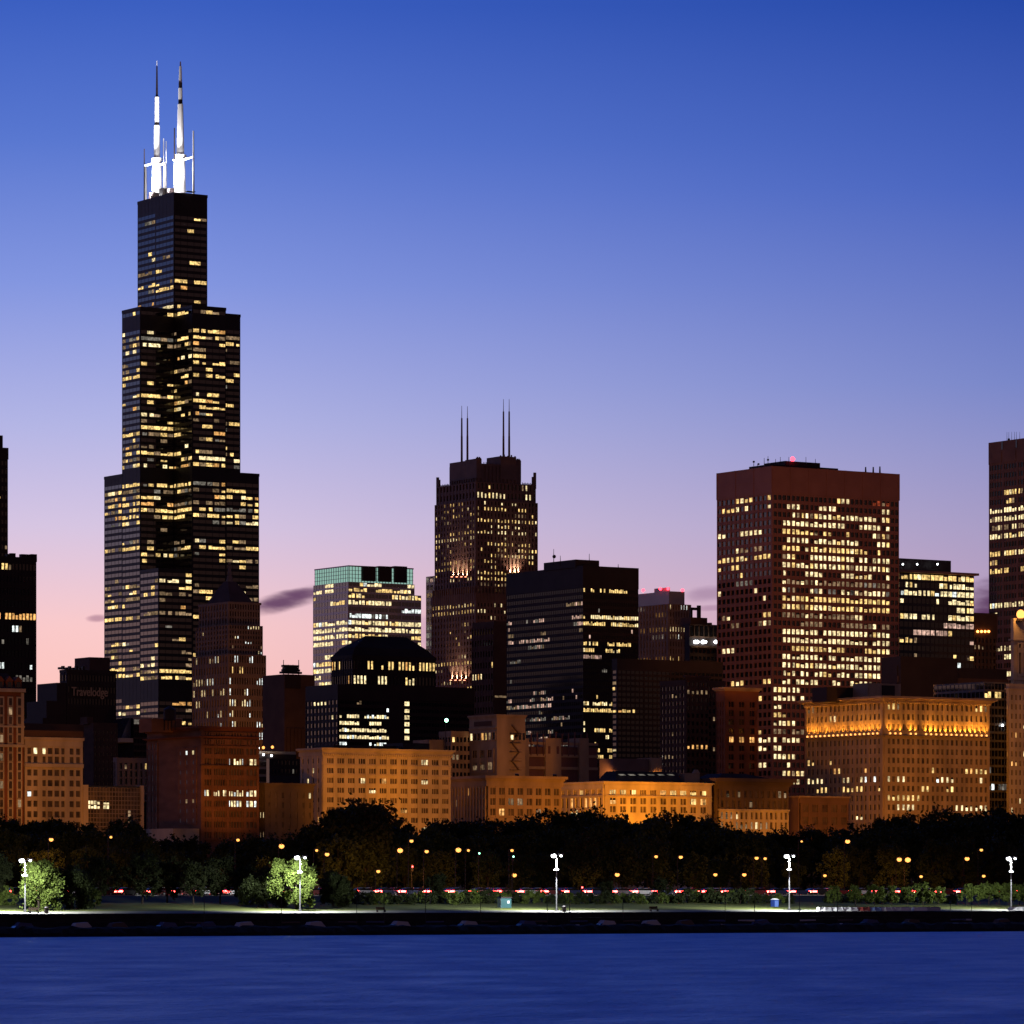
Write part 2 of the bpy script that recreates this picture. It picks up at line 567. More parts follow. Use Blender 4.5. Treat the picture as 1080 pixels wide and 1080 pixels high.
GRASS = mat('lawn_grass', (.10, .115, .03), .95, 0, .35, .25, spec=.1)
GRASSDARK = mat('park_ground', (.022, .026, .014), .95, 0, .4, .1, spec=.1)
ASPHALT = mat('asphalt', (.05, .048, .046), .85, 0, .2, .3)
PAVE = mat('path_concrete', (.17, .165, .14), .9, 0, .12, .4)
SEAWALL = mat('seawall_stone', (.022, .020, .022), .9, 0, .5, .6, stretch=(1, 1, 2))
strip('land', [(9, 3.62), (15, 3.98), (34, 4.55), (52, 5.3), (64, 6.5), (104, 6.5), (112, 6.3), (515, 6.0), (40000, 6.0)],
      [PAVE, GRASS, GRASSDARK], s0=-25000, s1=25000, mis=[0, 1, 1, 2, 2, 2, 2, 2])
strip('seawall', [(0, -2), (0, 2.25), (1.6, 2.25), (1.6, 2.75), (4.2, 2.75), (4.2, 3.62), (9.05, 3.63)], SEAWALL, s0=-6000, s1=6000)
strip('lake_shore_road', [(70, 6.55), (100, 6.55)], ASPHALT, s0=-6000, s1=6000)
strip('avenue', [(470, 6.05), (498, 6.05)], ASPHALT, s0=-6000, s1=6000)
strip('pavement', [(498, 6.04), (498, 6.17), (512.8, 6.17)], PAVE, s0=-6000, s1=6000)
MARK = mat('road_paint', (.7, .7, .66), .7, 0, .1)
mk = MB()
for dd in (74.5, 79, 91, 95.5):
    for i in range(-30, 60):
        a = i * 12.0
        mk.face([grid_pt(a, dd, 6.556), grid_pt(a + 4, dd, 6.556), grid_pt(a + 4, dd + .18, 6.556), grid_pt(a, dd + .18, 6.556)])
tag(mk.build('road_markings', MARK), kind='structure')
kb = MB()
for dd in (69.6, 86.4, 100.0):
    a, b = grid_pt(-900, dd, 6.45), grid_pt(1500, dd, 6.45)
    w = UL * (.4 if dd != 86.4 else .8)
    kb.hull([a, b, b + w, a + w], [q + Vector((0, 0, .24)) for q in (a, b, b + w, a + w)])
tag(kb.build('kerb', CONCRETE), kind='structure')

# ================================================================== the skyline, from the tallest back row to the avenue
# --- the tallest black tower: nine bundled square tubes
b = Bld('skyscraper', 'tallest black stepped tower carrying two white floodlit antenna masts', 167.2, 2790, 'skyscraper')
T = 24.05
z50, z66, z90, z108 = b.z(600), b.z(494.5), b.z(331), b.z(204)
z108 = b.z(203.5, T, T)
z90 = b.z(330, 2 * T, T) 
HT = {(0, 0): z50, (0, 1): z90, (0, 2): z66, (1, 0): z90, (1, 1): z108, (1, 2): z108, (2, 0): z66, (2, 1): z90, (2, 2): z50}
rows = lights_on([
    (200, 222, 0, 0), (222, 246, .22, .10), (246, 272, .14, .06), (272, 279, .5, .45), (279, 290, .12, .06), (290, 299, .6, .55), (299, 313, .15, .06), (313, 325, .5, .35), (325, 331, .2, .3),
    (331, 343, .0, .22), (343, 364, .66, .6), (364, 372, .25, .12), (372, 397, .5, .5), (397, 432, .36, .32), (432, 446, .3, .2), (446, 460, .5, .4), (460, 482, .55, .62), (482, 495, .5, .6),
    (495, 507, 0, 0), (507, 515, .96, .95), (515, 530, .6, .55), (530, 548, .8, .7), (548, 568, .08, .05), (568, 577, .6, .55), (577, 582, .3, .2), (582, 588, .95, .3), (588, 612, .12, .05), (612, 633, .66, .5), (633, 643, .15, .1),
    (643, 651, .9, .75), (651, 674, .12, .12), (674, 682, .35, .3), (682, 702, .5, .3), (702, 716, .9, .85), (716, 739, 0, 0), (739, 752, .35, .4), (752, 780, .2, .1)],
    [('warm', 6), ('pale', 2), ('amber', 1), ('dim', 5), ('grey', 1)], .35, vary=False)
louv = [(200, 222), (328, 343), (494, 507), (716, 739)]
for (i, j), h in HT.items():
    x0, y0 = i * T, j * T
    b.mb.box(x0 + .01, x0 + T - .01, y0 + .01, y0 + T - .01, -2, h - .2, 1)
    b.mb.box(x0 - .25, x0 + T + .25, y0 - .25, y0 + T + .25, h - 1.2, h + .6 + .01 * (i + 3 * j))
    for face, nb_, p, a0 in (('L', (i - 1, j), x0, y0), ('R', (i, j - 1), y0, x0)):
        zb = HT.get(nb_, 0.0)
        zb = zb if zb > 0 else 0.0
        if h - zb < 5:
            continue
        k0 = round(zb / 4.02)
        k1 = round((h - 1.2) / 4.02)
        fx = (x0, y0)
        b.facade(face, p, a0, a0 + T, zb + .6, h - 1.2, 5, max(1, k1 - k0), wf=.95, hf=.54, sill=.25, out=.14, lit=rows, edge=.95,
                 skip=lambda fc, k, nf, zb=zb, h=h, x0=x0, y0=y0: any(a <= b.ypx(zb + (k + .5) * (h - zb) / nf, x0, y0) < c for a, c in louv))
b.dark = mat('reflecting_dark_glass', (.012, .011, .013), .06, 0, 0, spec=.75)
b.done(BLACKMETAL, b.dark)
tall = b
def mast(px, ytops, radii, ybase, lbl=None):
    lx = 1.5 * T
    ly = b.l(px, lx)
    zr = z108 + .5
    def g(mb):
        z = zr
        for (yt, r0, r1, mi) in radii:
            zt = b.z(yt, lx, ly)
            mb.tube((lx, ly, z), (lx, ly, zt), r0, r1, 12, mi)
            z = zt
    b.part('antenna_mast', [WHITEMETAL, BLACKMETAL], g)
    return lx, ly, zr
RED2 = [(170, 3.4, 2.9, 0), (167, 3.6, 3.6, 0), (132.5, 2.0, 1.9, 0), (129.5, 1.6, 1.6, 1), (102.5, 1.5, 1.4, 0), (101, 1.5, 1.0, 1), (70, .75, .45, 1), (64, .3, .2, 0)]
ma = mast(165.5, 64, RED2, 200)
RED3 = [(166, 3.5, 3.0, 0), (163.5, 3.8, 3.8, 0), (110, 2.5, 1.75, 0), (105, 1.4, 1.4, 1), (93, 1.4, 1.3, 0), (87, 1.2, 1.2, 1), (70, 1.1, .8, 0), (65, .5, .4, 0)]
mc = mast(190.3, 65, RED3, 203)
def small_masts(mb):
    for px, yt, r, dx, mi in ((152.2, 157, .5, 0, 1), (153.6, 174, 1.0, 3, 0), (172.6, 146, .45, 4, 0), (175.2, 149, .45, 6, 0), (173.8, 174, .9, 5, 0), (184, 135, .6, -4, 1), (184.6, 170, .9, -4, 0), (204, 138, .75, 0, 0)):
        lx = 1.5 * T + dx
        ly = b.l(px, lx)
        mb.tube((lx, ly, z108), (lx, ly, b.z(yt, lx, ly)), r, r * .6, 6, mi)
    for p0, p1, yy in ((153, 164, 174.5), (165, 174, 174.5), (192, 204, 168.5), (183, 190, 168.5)):
        lx = 1.5 * T
        a, c = b.l(p0, lx), b.l(p1, lx)
        z = b.z(yy, lx, a)
        mb.tube((lx, a, z), (lx, c, z), .65, .65, 6, 0)
b.part('antenna_pole', [WHITEMETAL, BLACKMETAL], small_masts)
for px, yt, w in ((170, 198.5, 5), (178, 199, 6), (196, 201.5, 4), (158, 203, 3)):
    lx = T + 5
    ly = b.l(px, lx)
    b.part('roof_plant', BLACKMETAL, lambda mb: mb.box(lx, lx + 6, ly - w / 2, ly + w / 2, z108 + .4, b.z(yt, lx, ly)))
for lx, ly, zr in (ma, mc):
    light('POINT', (lx - 9.5, ly - 4, zr + 3), 1.1e4, (1, .97, .98), b.root, None, .6)
    light('POINT', (lx - 9, ly - 13, zr + 14), 1.6e4, (1, .97, .98), b.root, None, .6)
    for q, (dx, dy, e, up) in enumerate(((-12, -6, 5e5, 40), (-11, 3, 6e5, 85))):
        fz = zr + 1.2
        f = b.part('floodlight', [BLACKMETAL], lambda mb: mb.hull([(lx + dx * .75 - .5, ly + dy - .5, zr - .2), (lx + dx * .75 + .5, ly + dy - .5, zr - .2), (lx + dx * .75 + .5, ly + dy + .5, zr - .2), (lx + dx * .75 - .5, ly + dy + .5, zr - .2)],
                   [(lx + dx * .75 - .8, ly + dy - .8, fz - .2), (lx + dx * .75 + .8, ly + dy - .8, fz - .2), (lx + dx * .75 + .8, ly + dy + .8, fz - .2), (lx + dx * .75 - .8, ly + dy + .8, fz - .2)]))
        light('SPOT', (lx + dx * .75, ly + dy, fz + .3), e, (1, .97, .98), b.root, (lx, ly, zr + up), .5, 75, .9)

# --- dark towers at the far end of the row
b = Bld('office_tower', 'near black tower cut off by the picture edge, taller of two dark neighbours', -32, 2300)
t = b.tier(-60, -32, 8, 470)
b.faces(t, 11, 6, 52, zb=0, zt=t['z1'] - 6, wf=.7, hf=.5, lit=lights_on([(455, 800, .13, .05, [('warm', 3), ('dim', 3)])], corr=.3))
t2 = b.tier(-56, -34, 3, 457, z0=t['z1'] - 1, iy=2, mi=0)
b.done(BLACKSTONE)
b = Bld('office_tower', 'dark slab tower with small roof stubs and one amber lit storey', -14, 2150)
t = b.tier(-40, -14, 38, 586)
b.faces(t, 14, 6, 27, zb=0, zt=t['z1'] - 2, wf=.72, hf=.5, lit=lights_on([(586, 592, .75, .5, [('amber', 2), ('warm', 3)]), (592, 648, .12, .03, [('dim', 3), ('grey', 2), ('warm', 1)]), (648, 654, .45, .2, [('amber', 1)]), (654, 720, .16, .04, [('cool', 2), ('grey', 3), ('dim', 2)]), (720, 790, .16, .1)], corr=.3))
for px, w, h in ((10, 2, 3), (14.5, 2.5, 4), (27, 4, 3.5), (32, 3, 3), (36.5, 3, 4)):
    x = b.r(px)
    b.mb.box(x - w / 2, x + w / 2, .4, 3, t['z1'] + .01, t['z1'] + h * .45)
b.done(BLACKSTONE)

# --- stepped hotel with roof sign
b = Bld('stepped_hotel', 'dark stepped building with a faint hotel name sign across its top storeys', 70, 1650, 'hotel')
t = b.tier(64, 71, 122, 706)
b.faces(t, 16, 2, 19, zb=0, zt=t['z1'] - 1, wf=.55, hf=.5, lit=lights_on([(704, 713, .40, 0, COOLS), (713, 718, .1, 0), (718, 724, .25, 0, COOLS), (724, 738, 0, 0), (738, 742, .1, .1), (742, 749, .4, .2, [('cool', 1)]), (749, 790, .15, .1)], vary=False),
        skip=lambda fc, k, nf: 14 <= k <= 15)
for l, r, y, iy in ((60, 70, 720, -.6), (49, 66, 739, -1.2), (45, 60, 757, -1.8)):
    x0, x1 = b.r(l, iy), b.r(r, iy)
    b.mb.box(x0, x1, iy, iy + 16, -2, b.z(y, x0, iy), 0)
x0, x1 = b.r(94.5, 4), b.r(116, 4)
b.mb.box(x0, x1, 4, 16, t['z1'] - .5, b.z(693, x0, 4), 2)
b.part('roof_rail', BLACKMETAL, lambda mb: [mb.box(b.r(64.5 + 3.5 * i) - .4, b.r(64.5 + 3.5 * i) + .4, .5, 2, t['z1'], t['z1'] + .8 + .5 * (i % 2)) for i in range(8)])
b.done(BLACKSTONE, GLASS, DARKBROWN)
cu = bpy.data.curves.new('sign_text', 'FONT')
cu.body = 'Travelodge'
cu.size = 4.6
cu.extrude = .15
cu.offset = .03
tx = bpy.data.objects.new('sign_text', cu)
COL.objects.link(tx)
dg = bpy.context.evaluated_depsgraph_get()
me = bpy.data.meshes.new_from_object(tx.evaluated_get(dg))
bpy.data.objects.remove(tx)
w_ = max(v.co.x for v in me.vertices) - min(v.co.x for v in me.vertices)
span = b.r(113.5, -.9) - b.r(75.5, -.9)
k_ = span / w_
me.transform(Matrix.Scale(k_, 4, (1, 0, 0)))
me.transform(Matrix.Rotation(R(90), 4, 'X'))
me.materials.clear()
me.materials.append(emit('sign_letters', (1.0, .42, .36), .024))
o = bpy.data.objects.new('name_sign', me)
COL.objects.link(o)
o.parent = b.root
o.location = (b.r(75.5, -.9), -.9, b.z(734, b.r(90), 0))

# --- pyramid-roofed limestone tower in front of the tallest one
b = Bld('pyramid_tower', 'limestone setback tower with a dark pyramid roof and a finial statue', 242, 2300, 'tower')
t1 = b.tier(204, 241, 280, 690)
b.faces(t1, 15, 13, 22, zb=0, wf=.5, hf=.6, lit=lights_on([(690, 702, .3, .35, COOLS), (702, 716, .12, .25), (716, 730, .3, .5, COOLS), (730, 748, .55, .25, COOLS), (748, 780, .45, .1, COOLS)], corr=.5, vary=False), out=.7)
t2 = b.tier(207.5, 241, 276.5, 659, z0=t1['z1'] - 1, iy=1.5)
b.faces(t2, 13, 11, 6, zb=t1['z1'], wf=.5, hf=.6, lit=lights_on([(659, 672, .25, .08, COOLS), (672, 690, .4, .12, COOLS)], vary=False), out=.7)
t3 = b.tier(211, 241, 273.5, 637, z0=t2['z1'] - 1, iy=3)
b.faces(t3, 12, 10, 3, zb=t2['z1'], wf=.5, hf=.7, out=.8)
b.band(t3, t3['z1'], t3['z1'] + 1.2, .8)
q = t3
pk = (b.r(242.5, 14), 14)
zt = b.z(613, *pk)
cxm, cym = (q['x0'] + q['x1']) / 2, (q['y0'] + q['y1']) / 2
rf = MB()
e = 2.2
rf.hull([(q['x0'] + e, q['y0'] + e, q['z1'] + 1.2), (q['x1'] - e, q['y0'] + e, q['z1'] + 1.2), (q['x1'] - e, q['y1'] - e, q['z1'] + 1.2), (q['x0'] + e, q['y1'] - e, q['z1'] + 1.2)],
        [(cxm - 2.4, cym - 2.4, zt), (cxm + 2.4, cym - 2.4, zt), (cxm + 2.4, cym + 2.4, zt), (cxm - 2.4, cym + 2.4, zt)])
b.done(GREYSTONE)
rfo = rf.build('roof', mat('brown_slate', (.10, .068, .06), .8, spec=.03), b.root)
fin = MB()
fin.tube((cxm, cym, zt - .1), (cxm, cym, zt + 3), 1.8, 1.3, 8)
fin.tube((cxm, cym, zt + 2.95), (cxm, cym, b.z(597, cxm, cym)), 1.0, .8, 8)
fin.ball((cxm, cym, b.z(595, cxm, cym)), .8)
fin.build('finial_statue', GREYSTONE, rfo)
# --- blank beige block with roof gantry
b = Bld('telephone_exchange', 'blank dark beige block with a rooftop aerial gantry', 300, 1950, 'building')
t = b.tier(277, 300, 332, 711, mi=0)
b.mb.box(t['x0'] + .3, t['x0'] + 8, -.4, .01, b.z(726), b.z(711.5), 1)
for i in range(7):
    b.fbox('R', 0, 1 + i * 1.9, 2 + i * 1.9, b.z(805), b.z(768), 0, .5)
def gantry(mb):
    z = t['z1']
    for px in (299, 304, 309, 315):
        x = b.r(px, 6)
        mb.tube((x, 6, z), (x, 6, b.z(696 if px in (299, 315) else 701, x, 6)), .22, .15, 6)
    for yy, p0, p1 in ((709, 297, 318), (706.5, 299, 316), (702, 299, 315), (704.4, 300, 314)):
        mb.box(b.r(p0, 6), b.r(p1, 6), 5.5, 8, b.z(yy, 0, 6) - .45, b.z(yy, 0, 6) + .45)
b.done(DARKBROWN, BLACKSTONE)
b.part('aerial_gantry', BLACKMETAL, gantry)

# --- glass tower with a green lit crown
b = Bld('glass_tower', 'grey glass office tower with a green glowing glass crown and dark fins', 367, 2500)
t = b.tier(330.5, 367, 444, 625)
GL = [('pale', 6), ('warm', 2), ('cool', .7)]
bands = [(613, 637, .66, .45, GL), (637, 643, .12, .08, [('cool', 1)]), (643, 656, .4, .25, [('grey', 2), ('cool', .4)]), (656, 677, .95, .97, GL), (677, 699, .35, .3), (699, 704, .5, .65, GL), (704, 709, .75, .85, GL), (709, 716, .8, .95, GL), (716, 760, .3, .3)]
b.faces(t, 22, 12, 29, zb=b.z(830), zt=t['z1'], wf=.9, hf=.62, out=.22, groups=4, gw=.35, lit=lights_on(bands, GL, .8, vary=False))
b.dark = PALEGLASS
t2 = b.tier(330.9, 367.5, 437, 613.5, z0=t['z1'] - .5, iy=.35)
b.faces(t2, 18, 12, 2, zb=t['z1'], wf=.9, hf=.62, out=.22, lit=lights_on([(600, 640, .5, .5, GL)], GL, .7, vary=False))
x0, x1 = t2['x0'], t2['x1']
b.done(mat('bright_mullion', (.45, .42, .44), .35, .4, .1), PALEGLASS)
cr = MB()
zc0, zc1 = t2['z1'] + .1, b.z(598.5, x0 + 14, 1)
cr.box(x0 + .4, x1 - .4, 1.0, t2['y1'] - .4, zc0, zc1, 0)
cro = cr.build('glass_crown', GREENGLASS, b.root)
fn_ = MB()
for i in range(15):
    y = t2['y0'] + 1 + i * (t2['y1'] - 2 - t2['y0']) / 14
    fn_.box(x0 + .1, x0 + .5, y - .12, y + .12, zc0, zc1)
for q in (.25, .5, .75):
    fn_.box(x0 + .4, x1 - .4, .78, 1.01, zc0 + (zc1 - zc0) * q - .12, zc0 + (zc1 - zc0) * q + .12)
    fn_.box(x0 + .19, x0 + .42, 1.1, t2['y1'] - .35, zc0 + (zc1 - zc0) * q - .12, zc0 + (zc1 - zc0) * q + .12)
for i in range(22):
    fn_.box(x0 + .8 + i * (x1 - x0 - 1.6) / 21 - .14, x0 + .8 + i * (x1 - x0 - 1.6) / 21 + .14, .72, 1.02, zc0, zc1 - .01)
fn_.box(x0 + .2, x1 - .2, .7, t2['y1'] - .2, zc1, zc1 + .7)
fn_.build('crown_frame', ALU, b.root)
for p0, p1 in ((383, 396.5), (400, 413), (416.5, 429.5)):
    b.part('roof_fin', BLACKSTONE, lambda mb: mb.box(b.r(p0, -.6), b.r(p1, -.6), -.6, 3, b.z(612, 0, 0), b.z(597, b.r(p0), 0)))

# --- hip-roofed dark block
b = Bld('hip_roofed_block', 'dark block with a broad sloping hip roof and rows of amber windows', 372, 2120)
t = b.tier(350, 372, 459, 694)
b.faces(t, 24, 9, 16, zb=0, wf=.6, hf=.55, lit=lights_on([(690, 703, .62, .4, [('warm', 2), ('amber', 1)]), (703, 709, .4, .4, [('amber', 1), ('warm', 1)]), (709, 716, .5, .3), (716, 724, .2, .2)], corr=.3, vary=False))
b.band(t, t['z1'], t['z1'] + 1.5, .5)
b.done(BLACKSTONE)
zr = b.z(670, 10, 10)
q = t
xm0, xm1, ym0, ym1 = b.r(398, 12), b.r(434, 12), 12, min(26, t['y1'] - 6)
zk = t['z1'] + 1.52
zm = zk + (zr - zk) * .38
rf = MB()
rf.hull([(q['x0'], q['y0'], zk), (q['x1'], q['y0'], zk), (q['x1'], q['y1'], zk), (q['x0'], q['y1'], zk)], [(q['x0'] + 3, q['y0'] + 3, zm), (q['x1'] - 3, q['y0'] + 3, zm), (q['x1'] - 3, q['y1'] - 3, zm), (q['x0'] + 3, q['y1'] - 3, zm)])
rf.hull([(q['x0'] + 3, q['y0'] + 3, zm), (q['x1'] - 3, q['y0'] + 3, zm), (q['x1'] - 3, q['y1'] - 3, zm), (q['x0'] + 3, q['y1'] - 3, zm)], [(xm0 - 6, ym0, zr), (xm1 - 3, ym0, zr), (xm1 - 3, ym1, zr), (xm0 - 6, ym1, zr)])
rf.build('roof', ROOFDARK, b.root)

# --- granite tower with two pairs of spires
b = Bld('spired_tower', 'granite setback tower with two pairs of needle spires and floodlit columns', 502, 2400, 'tower')
LW = [('warm', 5), ('pale', 3), ('dim', 2.5)]
t0 = b.tier(456, 502, 572, 625)
b.faces(t0, 20, 15, 29, zb=b.z(830), zt=b.z(634.5), wf=.5, hf=.55, out=.7, groups=5, gw=.5, lit=lights_on([(627, 650, .65, .6), (650, 655, .2, .2), (655, 676, .45, .45), (676, 690, .15, .15), (690, 706, .4, .5), (706, 800, .15, .1)], LW, .3, vary=True))
for face, a0, a1 in (('R', t0['x0'], t0['x1']), ('L', t0['y0'], t0['y1'])):
    for i in range(int((a1 - a0) / 2.2)):
        b.fbox(face, 0 if face == 'R' else t0['x0'], a0 + .3 + i * 2.2, a0 + 1.1 + i * 2.2, b.z(634), b.z(618), 0, .9)
t1 = b.tier(459.5, 502, 566.5, 527, z0=t0['z1'] - 1, iy=2)
b.faces(t1, 18, 14, 16, zb=t0['z1'], zt=t1['z1'], wf=.5, hf=.55, out=.7, groups=5, gw=.6, lit=lights_on([(525, 545, .34, .28), (545, 580, .62, .48), (580, 594, .6, .5), (594, 612, .7, .6), (612, 626, .6, .4)], LW, .25, vary=True))
t2 = b.tier(461, 502, 564.5, 508, z0=t1['z1'] - 1, iy=3)
b.faces(t2, 16, 12, 2, zb=t1['z1'], zt=t2['z1'], wf=.5, hf=.6, out=.6, lit=lights_on([(500, 530, .3, .05)], LW, .5))
t3 = b.tier(474, 503, 549.5, 488.5, z0=t2['z1'] - 1, iy=8, mi=0)
for face, a0, a1, p in (('R', t3['x0'], t3['x1'], t3['y0']), ('L', t3['y0'], t3['y1'], t3['x0'])):
    n = int((a1 - a0) / 2.4)
    for i in range(n):
        b.fbox(face, p, a0 + .4 + i * 2.4, a0 + 1.4 + i * 2.4, t3['z0'] + 2, t3['z1'] - 1.0, 0, .5)
# crown blocks that carry the spires, and a lower bridge between
def crown(mb):
    xl = t3['x0'] - .6
    mb.box(xl, xl + 10, b.l(490.5, xl), b.l(474.2, xl), t3['z1'] - 8, b.z(486.3, xl, 20), 0)
    for l, r, y, iy in ((502.6, 508, 483.5, 7.4), (528, 544.5, 481, 7.4), (544.7, 549.6, 485.5, 10)):
        x0, x1 = b.r(l, iy), b.r(r, iy)
        y9 = b.l(490.6, x0) if l < 510 else iy + 14
        mb.box(x0, x1, iy, y9, t3['z1'] - 8, b.z(y, x0, iy), 0)
        for k in range(5):
            xx = x0 + .4 + k * (x1 - x0 - .8) / 4
            mb.box(xx - .3, xx + .3, iy + .3, iy + .9, b.z(y, x0, iy) - .1, b.z(y, x0, iy) + .5 + .5 * (k % 2))
    for px, y in ((564, 498.5), (562.3, 503)):
        x = b.r(px, 4)
        mb.box(x - .6, x + .6, 3.4, 4.6, t2['z1'] - 2, b.z(y, x, 4), 0)
    xq = t2['x0'] + .7
    for px, y in ((461.6, 503.5), (463.0, 506)):
        yq = b.l(px, xq)
        mb.box(xq - .6, xq + .6, yq - .6, yq + .6, t2['z1'] - 2, b.z(y, xq, yq), 0)
    for k in range(12):
        yq = b.l(464.5 + k * .8, xq)
        mb.box(xq - .12, xq + .12, yq - .15, yq + .15, t2['z1'] - .1, t2['z1'] + .8 + .4 * (k % 3 == 0))
        x = b.r(551 + k * .95, 4)
        mb.box(x - .12, x + .12, 3.9, 4.2, t2['z1'] - .1, t2['z1'] + .8 + .4 * (k % 3 == 0))
        x = b.r(510 + k * 1.5, 9)
        mb.box(x - .1, x + .1, 8.9, 9.1, t3['z1'] - .1, t3['z1'] + 1.0)
b.done(GRANITE)
b.part('crown', GRANITE, crown)
for px, ym, yt in ((487, 441, 428), (493, 441, 428.5), (531, 434, 421), (537, 434, 421)):
    x, q = (t3['x0'] + 4, b.l(px, t3['x0'] + 4)) if px < 500 else (b.r(px, 12), 12)
    def spire(mb):
        mb.tube((x, q, b.z(488, x, q)), (x, q, b.z(460, x, q)), .62, .55, 8)
        mb.tube((x, q, b.z(460, x, q)), (x, q, b.z(ym, x, q)), .5, .42, 8)
        mb.tube((x, q, b.z(ym, x, q)), (x, q, b.z(yt, x, q)), .2, .12, 6)
    b.part('spire', GRANITE, spire)
def uplit(face, p, a, zb, zt, side=1.0, e=900, col=(1, .62, .42)):
    """A pale column with an uplight at its foot."""
    o = b.part('lit_column', PALESTONE, lambda mb: mb.hull(*[[(a - w, p - d1, z), (a + w, p - d1, z), (a + w, p, z), (a - w, p, z)] for z, w, d1 in ((zb, .45, .9), (zt, .38, .8))]) if face == 'R' else
               mb.hull(*[[(p - d1, a - w, z), (p, a - w, z), (p, a + w, z), (p - d1, a + w, z)] for z, w, d1 in ((zb, .45, .9), (zt, .38, .8))]))
    off = 1.9
    pos = (a, p - off, zb - 1.0) if face == 'R' else (p - off, a, zb - 1.0)
    tgt = (a, p, zb + 7) if face == 'R' else (p, a, zb + 7)
    mb = MB()
    mb.box(pos[0] - .45, pos[0] + .45, pos[1] - .45, pos[1] + .45, pos[2] - .5, pos[2], 0)
    mb.box(pos[0] - .4, pos[0] + .4, pos[1] - .4, pos[1] + .4, pos[2] + .003, pos[2] + .35, 1)
    mb.build('uplight', [BLACKMETAL, emit('uplight_lens', (1.0, .30, .16), 5.0)], b.root)
    light('SPOT', (pos[0], pos[1], pos[2] + .4), e, col, b.root, tgt, .25, 95, .8)
for px in (481, 486.2, 491, 495.5):
    y = b.l(px, t1['x0'])
    uplit('L', t1['x0'] - .8, y, b.z(607, t1['x0'], y), b.z(591, t1['x0'], y), e=7000)
for px in (536.5, 541, 545):
    x = b.r(px, t1['y0'])
    uplit('R', t1['y0'] - .8, x, b.z(604, x, 2), b.z(586, x, 2), e=7000)
for px in (480, 484.8, 489.6, 494.2):
    y = b.l(px, t0['x0'])
    uplit('L', t0['x0'] - .8, y, b.z(716, t0['x0'], y), b.z(703, t0['x0'], y), e=7000)

# --- pale slender tower half hidden behind the spired one
b = Bld('slender_tower', 'pale lilac glass sliver tower behind the spired tower', 461, 2750, 'tower')
t = b.tier(449.5, 461.5, 475, 607)
b.faces(t, 9, 3, 40, zb=0, wf=.8, hf=.6, out=.15, lit=lights_on([(600, 800, .45, .5, [('pink', 1), ('grey', 2)])], corr=.8))
b.dark = mat('pale_mirror', (.62, .58, .62), .12, .75, 0)
b.done(mat('pale_panel', (.66, .60, .64), .3, .6, .05), b.dark)

# --- long black slab in the middle
b = Bld('black_slab_tower', 'black glass slab tower with a low penthouse, pinkish lights on its long side', 615, 1900, 'office tower')
t = b.tier(534.5, 615, 673, 596.5)
LB = [('warm', 4), ('pale', 2)]
LP = [('pink', 3), ('grey', 3), ('dim', 2)]
SL = [(620, 628, .55, .02, LB), (628, 640, .1, .10, LP), (640, 650, .2, .12, LP), (650, 660, .8, .40, LB), (660, 672, .1, .2, LP), (672, 690, .35, .06, LB), (690, 705, .02, .10, LP), (705, 715, .05, .1, LP), (715, 730, .5, .3, LB), (730, 745, .65, .45, LB), (745, 770, .6, .35, LB), (770, 800, .35, .3, LB), (800, 900, .1, .1)]
def slab_lit(face, yp, nb, f1=lights_on(SL, LB, .6), f2=lights_on(SL, LP, .75)):
    r = (f1 if face == 'R' else f2)(face, yp, nb)
    return r if face == 'R' else [(m if m in (None, 'pink', 'grey', 'dim') else random.choice(('pink', 'grey', 'grey', 'dim', 'pink'))) for m in r]
b.faces(t, 30, 42, 30, zb=b.z(830), zt=b.z(619), wf=.82, hf=.55, out=.22, lit=slab_lit)
b.dark = BRONZEGLASS
t2 = b.tier(573.5, 607, 632, 590, z0=t['z1'] - .5, iy=5, mi=0)
b.done(BLACKSTONE, BRONZEGLASS)
def aer(mb):
    for px, y, iy in ((584, 579, 8), (591, 586, 7), (621.5, 584, 8), (652, 595, 4)):
        x = b.r(px, iy)
        mb.tube((x, iy, t['z1']), (x, iy, b.z(y, x, iy)), .2, .1, 6)
    x = b.r(584.5, 8)
    mb.ball((x, 8, b.z(587, x, 8)), .8)
b.part('roof_aerial', BLACKMETAL, aer)

# --- brown blank tower beside the slab
b = Bld('blank_sided_tower', 'brown blank sided block squeezed between the spired tower and black slab', 521, 2050)
t = b.tier(498, 521, 536, 655, mi=0)
b.facade('L', t['x0'], 0, t['y1'], 0, b.z(660), 8, 24, wf=.55, hf=.5, lit=lights_on([(640, 700, .06, .05), (700, 745, .06, .12)]))
b.fbox('R', 0, t['x0'] + .5, t['x1'] - .5, b.z(735.5), b.z(733.5), 0, .2, 2)
b.done(DARKBROWN, GLASS, WIN['dim'])

